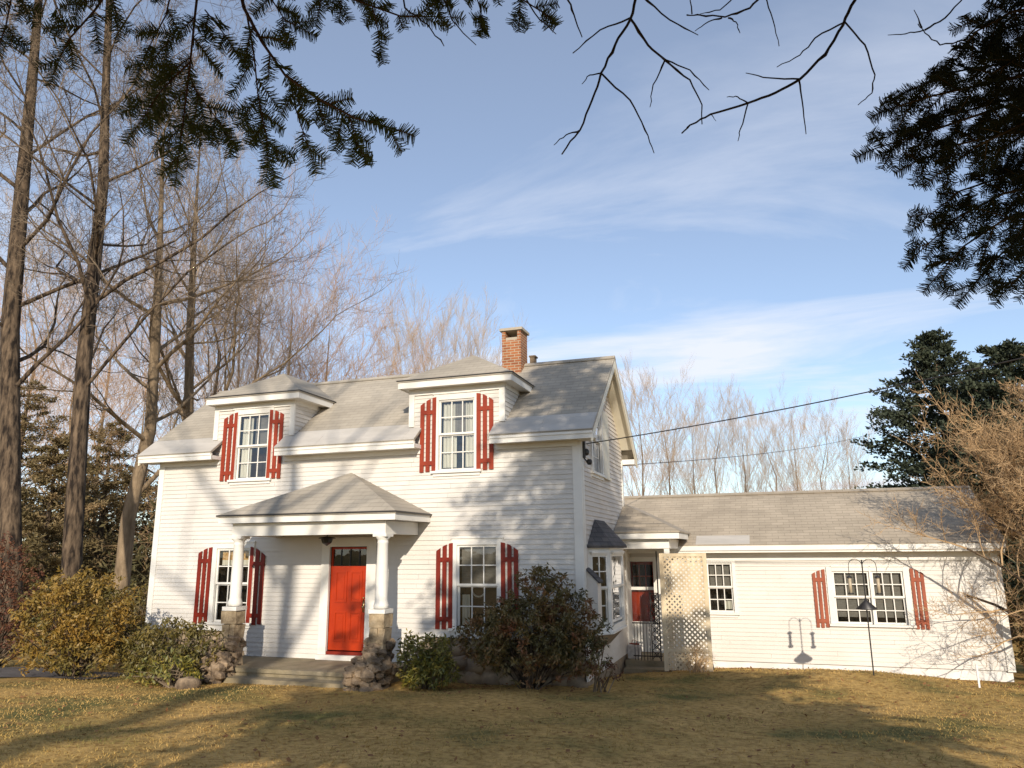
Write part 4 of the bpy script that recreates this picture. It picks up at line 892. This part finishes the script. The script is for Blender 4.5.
# rust-twigged tree at the right
random.seed(23)
ot = g3(14.55, 4.1); b0 = Vector(ot)
bare_tree('rust-orange twiggy tree at the right edge reaching over the wing roof', [b0, b0 + Vector((-.1, 0, .9)), b0 + Vector((-.15, -.1, 1.9)), b0 + Vector((0, 0, 3.4)), b0 + Vector((.15, 0, 5.2))], [.17, .15, .12, .09, .05], 'bark_dark', 'twig_rust', None, 5, (0, 4, 5, 5, 4, 4), 32, .12, .45, 1.05, .06, .30, .0055, .03, .36, 'twiggy_tree')

# ------------------------------------------------------------------ overhanging conifers near the camera
random.seed(31)
def needle_twig(nd, wd, p, d, ln, nl, r0, dens, nrm):
    """a flat fir spray: needles in two ranks along a thin twig lying in the plane with normal nrm"""
    n = 4; pts = [p]; q = p.copy(); dd = d.normalized()
    for i in range(n): dd = (dd + Vector((U(-.07, .07), U(-.07, .07), U(-.12, .02)))).normalized(); q = q + dd * (ln / n); pts.append(q.copy())
    wd.tube(pts, [r0, r0 * .85, r0 * .7, r0 * .55, r0 * .4], 4, False)
    k = int(ln * dens)
    for j in range(k):
        t = (j + rnd()) / k; i = min(int(t * n), n - 1); c = pts[i].lerp(pts[i + 1], t * n - i); ax = (pts[i + 1] - pts[i]).normalized()
        o = ax.cross(nrm).normalized() * (1 if j % 2 else -1) + nrm * U(-.9, .9)
        l = nl * U(.7, 1.15) * min(1, .55 + 3 * (1 - t)); dn_ = (ax * U(.2, .8) + o).normalized()
        sd_ = dn_.cross(CAM - c).normalized() * .0013; k0 = len(nd.v); nd.v += [tuple(c - sd_), tuple(c + sd_), tuple(c + dn_ * l + sd_ * .6), tuple(c + dn_ * l - sd_ * .6)]; nd.f.append((k0, k0 + 1, k0 + 2, k0 + 3))
def bough(parent, line, r0, mtn, step=.05, tl=(.10, .20), nl=.026, dens=420, start=.0, droop=.35, bk='bough_bark', second=.7):
    wd, nd = MB(), MB(); P_ = [at(*a) for a in line]
    n = len(P_); wd.tube(P_, [r0 * (1 - .7 * i / (n - 1)) for i in range(n)], 6, False)
    L_ = [0]
    for a, c in zip(P_, P_[1:]): L_.append(L_[-1] + (c - a).length)
    s_ = L_[-1] * start; sg = 1
    while s_ < L_[-1]:
        i = max(k for k in range(n - 1) if L_[k] <= s_ + 1e-9); ft = (s_ - L_[i]) / (L_[i + 1] - L_[i]); c = P_[i].lerp(P_[i + 1], ft); ax = (P_[i + 1] - P_[i]).normalized()
        nrm = ((CAM - c).normalized() + Vector((U(-.5, .5), U(-.5, .5), U(-.9, .1)))).normalized()
        side = ax.cross(nrm).normalized(); t = s_ / L_[-1]; ln = U(*tl) * (1.2 - .7 * t)
        d = (ax * U(.75, 1.1) + side * sg * U(.75, 1.0) + Vector((0, 0, -droop * U(.3, 1.2)))).normalized()
        needle_twig(nd, wd, c, d, ln, nl, max(.0012, r0 * .35), dens, nrm)
        if rnd() < second and ln > .08:
            for f_, s2 in ((.35, 1), (.5, -1)):
                c2 = c + d * ln * f_; sd2 = d.cross(nrm).normalized(); needle_twig(nd, wd, c2, d * .8 + sd2 * s2 * .75 + Vector((0, 0, -.15)), ln * U(.35, .55), nl * .95, .0011, dens, nrm)
        sg = -sg; s_ += step * U(.75, 1.25)
    k = max(1, int(n * .5))
    for P0, P1 in zip(P_[k:], P_[k + 1:]): needle_twig(nd, wd, P0, P1 - P0, (P1 - P0).length, nl, .001, dens, (CAM - P0).normalized())
    needle_twig(nd, wd, P_[-1], P_[-1] - P_[-2], tl[0] * .7, nl, r0 * .3, dens, (CAM - P_[-1]).normalized())
    bo = wd.build('bough', bk, parent, True); nd.build('needles', mtn, bo); return bo
def inview(p, mg=110):
    v = p - CAM; z = v.dot(_f)
    if z < -.8: return False
    z = max(z, .05); mg = max(mg, 60 + FPX * .75 / max(z, .3)) if mg > 120 else mg
    return -mg < 512 + FPX * v.dot(CR) / z < 1024 + mg and -mg < 384 - FPX * v.dot(CU) / z
FA = Vector((10.3, -15.9, gz(10.3, -15.9)))
fa = thing('fir_tree', 'dark fir whose heavy needled boughs hang into the upper right corner', 'tree', FA)
tw, cr = MB(), MB(); H = 15.0
tw.tube([FA - Vector((0, 0, .3)), FA + Vector((0, 0, 5)), FA + Vector((0, .1, 10)), FA + Vector((0, .1, H))], [.30, .24, .14, .03], 10, False)
for j in range(170):
    fr_ = .22 + .78 * (j + rnd()) / 170; z = H * fr_; ln = (4.0 if z < 7 else 3.5) * min(1, ((1 - fr_) / .66)) ** .8 * U(.7, 1.15) + .2; a = j * 2.4 + U(-.4, .4)
    d = Vector((math.cos(a), math.sin(a), -.12)); p0 = FA + Vector((0, 0, z)); 
    while ln > .4 and inview(p0 + d * (ln + .5)): ln -= .2
    tw.tube([p0, p0 + d * ln * .5, p0 + d * ln], [.04, .025, .008], 4, False)
    for _ in range(int(44 * ln) + 8):
        s_ = U(.1, 1); sp_ = ln * .30 * (1.1 - s_ * .6); c = p0 + d * ln * s_ + Vector((U(-1, 1) * sp_, U(-1, 1) * sp_, U(-.2, .12)))
        if inview(c, 160) or (c - CAM).length < 1.9: continue
        k_ = 1.45 if z < 7.5 else .62
        cr.leaf(c, d + Vector((U(-.9, .9), U(-.9, .9), U(-.4, .1))), Vector((U(-.4, .4), U(-.4, .4), 1)), U(.3, .6) * k_, U(.13, .26) * k_)
tw.build('trunk', 'bark_dark', fa, True); cr.build('crown', 'needles_shaded', fa)
RB = [[(1085, 66, 2.5), (1000, 84, 2.5), (930, 100, 2.45), (886, 113, 2.4)], [(1085, 88, 2.6), (990, 114, 2.6), (920, 138, 2.55), (872, 153, 2.5)], [(1085, 72, 2.7), (1000, 68, 2.7), (950, 76, 2.65), (912, 92, 2.6)],
      [(1085, 128, 2.6), (1000, 138, 2.6), (950, 150, 2.55), (910, 168, 2.5)], [(1085, 178, 2.7), (1000, 198, 2.7), (955, 222, 2.65), (915, 258, 2.6)], [(1085, 192, 2.6), (1000, 225, 2.6), (962, 250, 2.55), (935, 280, 2.5)],
      [(1085, 202, 2.7), (1020, 240, 2.7), (988, 268, 2.65), (966, 296, 2.6)], [(1090, 232, 2.5), (1035, 262, 2.5), (1008, 290, 2.5)], [(1085, 158, 2.8), (1010, 178, 2.75), (958, 195, 2.7), (922, 224, 2.65)], [(1085, 8, 2.6), (1012, 15, 2.6), (975, 35, 2.55), (950, 62, 2.5)],
      [(1085, -30, 2.7), (1030, 0, 2.7), (1002, 28, 2.65), (985, 52, 2.6)], [(1085, 108, 2.8), (1035, 148, 2.8), (1002, 182, 2.75)], [(1085, 38, 2.5), (1022, 58, 2.5), (980, 84, 2.45)], [(1085, 148, 2.5), (1042, 198, 2.5), (1015, 240, 2.45)],
      [(1085, 98, 2.75), (1000, 105, 2.7), (945, 120, 2.65), (905, 132, 2.6)], [(1085, 112, 2.45), (1020, 128, 2.45), (975, 150, 2.4), (940, 175, 2.4)], [(1090, 205, 2.65), (1045, 240, 2.6), (1020, 275, 2.6)]]
for ln_ in RB: bough(fa, [(a + 2, c - 4, e) for a, c, e in ln_], .006, 'needles_shaded', .066, (.12, .22), .029, 560, .05, .25, bk='bark_dark', second=.95)  # near-black bark and needles stand for shade on these boughs
def connect(mb, P_, att, r):
    mb.tube([att, att.lerp(P_, .5) + Vector((0, 0, .25)), P_], [r * 2.2, r * 1.5, r], 6, False)
cn = MB()
for ln_ in RB: connect(cn, at(*ln_[0]), FA + Vector((0, 0, U(2.8, 6.2))), .007)
cn.build('limb', 'bark_dark', fa, True)

FB = Vector((5.9, -17.2, gz(5.9, -17.2)))
fb = thing('fir_tree', 'young fir whose green sunlit boughs hang across the upper left of the sky', 'tree', FB)
tw, cr = MB(), MB(); H = 8.2
tw.tube([FB - Vector((0, 0, .3)), FB + Vector((0, 0, 4)), FB + Vector((.05, .1, H))], [.14, .10, .02], 9, False)
for j in range(26):
    fr_ = .42 + .58 * (j + rnd()) / 26; z = H * fr_; ln = 1.9 * ((1 - fr_) / .58) ** .8 * U(.7, 1.15) + .15; a = j * 2.4 + U(-.4, .4)
    d = Vector((math.cos(a), math.sin(a), -.1)); p0 = FB + Vector((0, 0, z)); tw.tube([p0, p0 + d * ln], [.025, .006], 4, False)
    for _ in range(int(22 * ln) + 5):
        s_ = U(.1, 1); sp_ = ln * .28; c = p0 + d * ln * s_ + Vector((U(-1, 1) * sp_, U(-1, 1) * sp_, U(-.2, .1)))
        if inview(c, 160) or (c - CAM).length < 1.9: continue
        cr.leaf(c, d + Vector((U(-.9, .9), U(-.9, .9), U(-.4, .1))), Vector((U(-.4, .4), U(-.4, .4), 1)), U(.2, .4), U(.07, .14))
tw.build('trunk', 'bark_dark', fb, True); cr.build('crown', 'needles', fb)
LB = [([(232, -45, 2.3), (244, 8, 2.25), (262, 42, 2.2), (285, 75, 2.15), (315, 97, 2.1), (355, 118, 2.05), (398, 130, 2.0)], .010, .30, (.07, .14)),
      ([(247, 15, 2.25), (254, 55, 2.2), (258, 95, 2.2), (266, 135, 2.15), (272, 168, 2.1)], .005, .30, (.09, .16)),
      ([(290, 80, 2.15), (296, 110, 2.15), (306, 140, 2.1), (312, 158, 2.1)], .004, .15, (.06, .10)), ([(340, 112, 2.1), (352, 135, 2.1), (364, 156, 2.05)], .004, .1, (.05, .09)),
      ([(202, -45, 2.4), (195, 15, 2.35), (190, 65, 2.3), (184, 115, 2.3), (178, 158, 2.25)], .008, .32, (.12, .24)),
      ([(190, 62, 2.3), (160, 92, 2.25), (138, 125, 2.2)], .005, .15, (.09, .15)), ([(192, 85, 2.3), (216, 118, 2.25), (232, 140, 2.2)], .004, .15, (.07, .12)),
      ([(130, -40, 2.4), (95, 10, 2.35), (70, 38, 2.3), (58, 62, 2.3)], .007, .15, (.10, .18)), ([(20, -50, 2.4), (12, -5, 2.4), (6, 25, 2.4), (-4, 55, 2.4)], .006, .1, (.10, .16)), 
      ([(176, -30, 2.3), (166, 15, 2.3), (150, 45, 2.3), (140, 68, 2.3)], .005, .15, (.07, .13)), ([(205, 10, 2.35), (225, 35, 2.3), (240, 58, 2.3)], .004, .1, (.05, .10)),
      ([(275, -40, 2.5), (272, 0, 2.45), (285, 20, 2.4), (300, 28, 2.4)], .006, .1, (.08, .15)), ([(310, -45, 2.6), (350, -2, 2.55), (400, 16, 2.5), (450, 17, 2.5)], .008, .12, (.06, .14)), ([(372, 5, 2.5), (378, 30, 2.5), (381, 52, 2.5)], .004, .1, (.05, .08)),
      ([(455, -40, 2.6), (476, -5, 2.55), (482, 15, 2.55), (480, 30, 2.5)], .005, .1, (.05, .10)), ([(490, -40, 2.5), (520, -2, 2.5), (542, 12, 2.45), (552, 20, 2.4)], .006, .1, (.05, .12)), ([(325, -45, 2.4), (322, -8, 2.4), (318, 15, 2.4)], .004, .1, (.05, .10)), ([(418, -40, 2.5), (430, -5, 2.5), (446, 3, 2.45)], .004, .1, (.05, .10))]
cn = MB()
for i, (ln_, r0, st, tl) in enumerate(LB):
    bough(fb, ln_, r0 * .62, 'needles', .062, (tl[0] * 1.15, tl[1] * 1.05), .028, 640, st, .25, second=.55)
    if ln_[0][1] < 0: connect(cn, at(*ln_[0]), FB + Vector((0, 0, U(4.6, 5.6))), r0)
cn.build('limb', 'bark_dark', fb, True)

# dead lower twigs of the dark fir, hanging into the top of the view
def twigset(parent, lines, d):
    b = MB()
    for pts, r0 in lines:
        k = len(pts); P_ = []
        for i in range(k - 1):
            for s_ in range(4):
                t = s_ / 4; x = pts[i][0] + (pts[i + 1][0] - pts[i][0]) * t; y = pts[i][1] + (pts[i + 1][1] - pts[i][1]) * t
                P_.append((x + (U(-.9, .9) if s_ else 0), y + (U(-.9, .9) if s_ else 0), d + .12 * math.sin(i + r0 * 900)))
        P_.append((*pts[-1], d)); W_ = [at(*a) for a in P_]; n = len(W_)
        b.tube(W_, [r0 * (1 - .55 * i / (n - 1)) * (1.35 if rnd() < .12 else 1) for i in range(n)], 5)
    return b.build('dead_twig', 'twig_dead', parent, True)
D_ = 2.6
T1_ = [([(650, -60), (638, -10), (630, 20), (615, 45), (601, 73), (592, 100), (580, 130), (562, 154)], .0062), ([(630, 18), (600, 30), (573, 53)], .0035), ([(630, 18), (648, 45), (665, 60), (690, 80), (702, 105), (702, 124)], .0045), ([(665, 60), (653, 85), (650, 107)], .003), ([(666, 60), (690, 70), (709, 90)], .003), ([(602, 73), (590, 75), (582, 84)], .003), ([(602, 74), (630, 100), (645, 130), (654, 153)], .0036), ([(580, 130), (566, 135), (554, 145)], .003), ([(640, -6), (670, 20), (698, 35)], .0036)]
T2_ = [([(880, -70), (855, 0), (843, 25), (825, 55), (799, 80), (775, 93), (748, 103), (711, 114), (690, 125), (682, 133)], .0066), ([(845, 22), (815, 38), (800, 55), (777, 67)], .0035), ([(845, 22), (865, 45), (875, 75), (872, 93), (858, 105)], .0035), ([(799, 79), (770, 78), (746, 73)], .0035), ([(799, 80), (802, 100), (806, 134)], .0036), ([(748, 103), (738, 97), (727, 97)], .003), ([(748, 103), (740, 130), (738, 141)], .003), ([(711, 114), (716, 121)], .002)]
T3_ = [([(790, -45), (765, -10), (750, 8), (725, 17), (700, 15), (687, 15)], .005), ([(728, 18), (736, 22), (740, 33)], .003), ([(722, 18), (708, 22), (695, 31)], .003), ([(692, 14), (690, -14)], .003), ([(764, -6), (773, 20), (779, 46)], .003), ([(740, -8), (720, 10), (700, 14)], .003)]
T4_ = [([(1010, -50), (985, 20), (965, 40), (940, 45), (925, 33), (918, 24)], .004), ([(925, 30), (945, 18), (965, -4), (980, -40)], .004), ([(924, 30), (905, 34), (888, 35)], .003), ([(922, 28), (914, 10)], .003)]
T5_ = [([(560, -50), (566, -6), (574, 15), (582, 37)], .004), ([(395, -40), (405, 8), (428, 25), (444, 46)], .0035), ([(520, -10), (540, 20), (556, 34)], .003), ([(440, -10), (452, 20), (476, 45)], .003)]
for i, T_ in enumerate((T1_, T2_, T3_, T4_)): twigset(fa, T_, D_ + .1 * i)
for t_ in T5_: twigset(fb, [t_], 2.4)
cn = MB()
for T_, d, att in ((T1_, 2.6, 5.6), (T2_, 2.7, 5.2), (T3_, 2.8, 5.6), (T4_, 2.9, 4.6)):
    connect(cn, at(*T_[0][0][0], d + .12 * math.sin(T_[0][1] * 900)), FA + Vector((0, 0, att)), .008)
cn.build('limb', 'bark_dark', fa, True)
# two bare trees further back on the lawn whose shadows cross the front
random.seed(5)
for x, y, lb, h in ((8.2, -31.0, 'bare tree on the lawn far behind the camera', 23),):
    b0 = Vector(g3(x, y)); bare_tree(lb, [b0, b0 + Vector((.1, 0, h * .3)), b0 + Vector((.6, 0, h * .6)), b0 + Vector((.3, 0, h * .85))], [.3, .26, .18, .07], 'bark_grey', 'bark_grey', None, 3, (0, 2, 3, 3), 10, .38, .34, .7, .15, .2, .014, .03, .5)

# ------------------------------------------------------------------ grass and fallen leaves
random.seed(77)
def inhouse(x, y): return (XL - .05 < x < XR + .1 and y > -.05) or (y > YW - .05 and x > 2) or (-3.1 < x < 1.6 and y > -1.9) or (x < -5 and -3.9 < y < -1.4) or (XR < x < 6.2 and 3.5 < y)
b = MB(); n = 0
while n < 62000:
    y = -9.6 + 15.0 * rnd() ** 1.35; x = U(-9, 15.5)
    px = (Vector((x, y, 0.3)) - CAM); zc_ = px.dot(_f); s_ = 512 + FPX * px.dot(CR) / zc_
    if s_ < -30 or s_ > 1054 or inhouse(x, y): continue
    n += 1
    cl_ = noise.noise((x * 1.3, y * 1.3, 9)); h = U(.014, .036) * (1 + .9 * max(0, cl_)); a = U(0, 2 * PI); c = Vector((x, y, gz(x, y) - .004)); wv = Vector((math.cos(a), math.sin(a), 0)) * U(.004, .008)
    tip = c + Vector((U(-1, 1) * .045, U(-1, 1) * .045, h)); k = len(b.v); b.v += [tuple(c - wv), tuple(c + wv), tuple(tip)]; b.f.append((k, k + 1, k + 2))
o = b.build('grass', 'grass_blade'); tag(o, 'short straw coloured winter grass of the lawn', 'grass', None, 'stuff')
b = MB(); n = 0
while n < 1700:
    y = -8 + 13.4 * rnd(); x = U(-7, 15)
    if inhouse(x, y): continue
    near = max(0, 1 - abs(y + .6) / 1.0) if x < XR else max(0, 1 - (YW - y) / 2.2)
    if rnd() > .14 + .8 * near: continue
    n += 1; b.leaf(Vector((x, y, gz(x, y) + U(.012, .03))), Vector((U(-1, 1), U(-1, 1), U(-.15, .3))), Vector((U(-.4, .4), U(-.4, .4), 1)), U(.05, .1), U(.03, .06))
o = b.build('fallen_leaves', 'dead_leaf'); tag(o, 'dry brown leaves fallen on the grass', 'fallen leaves', None, 'stuff')
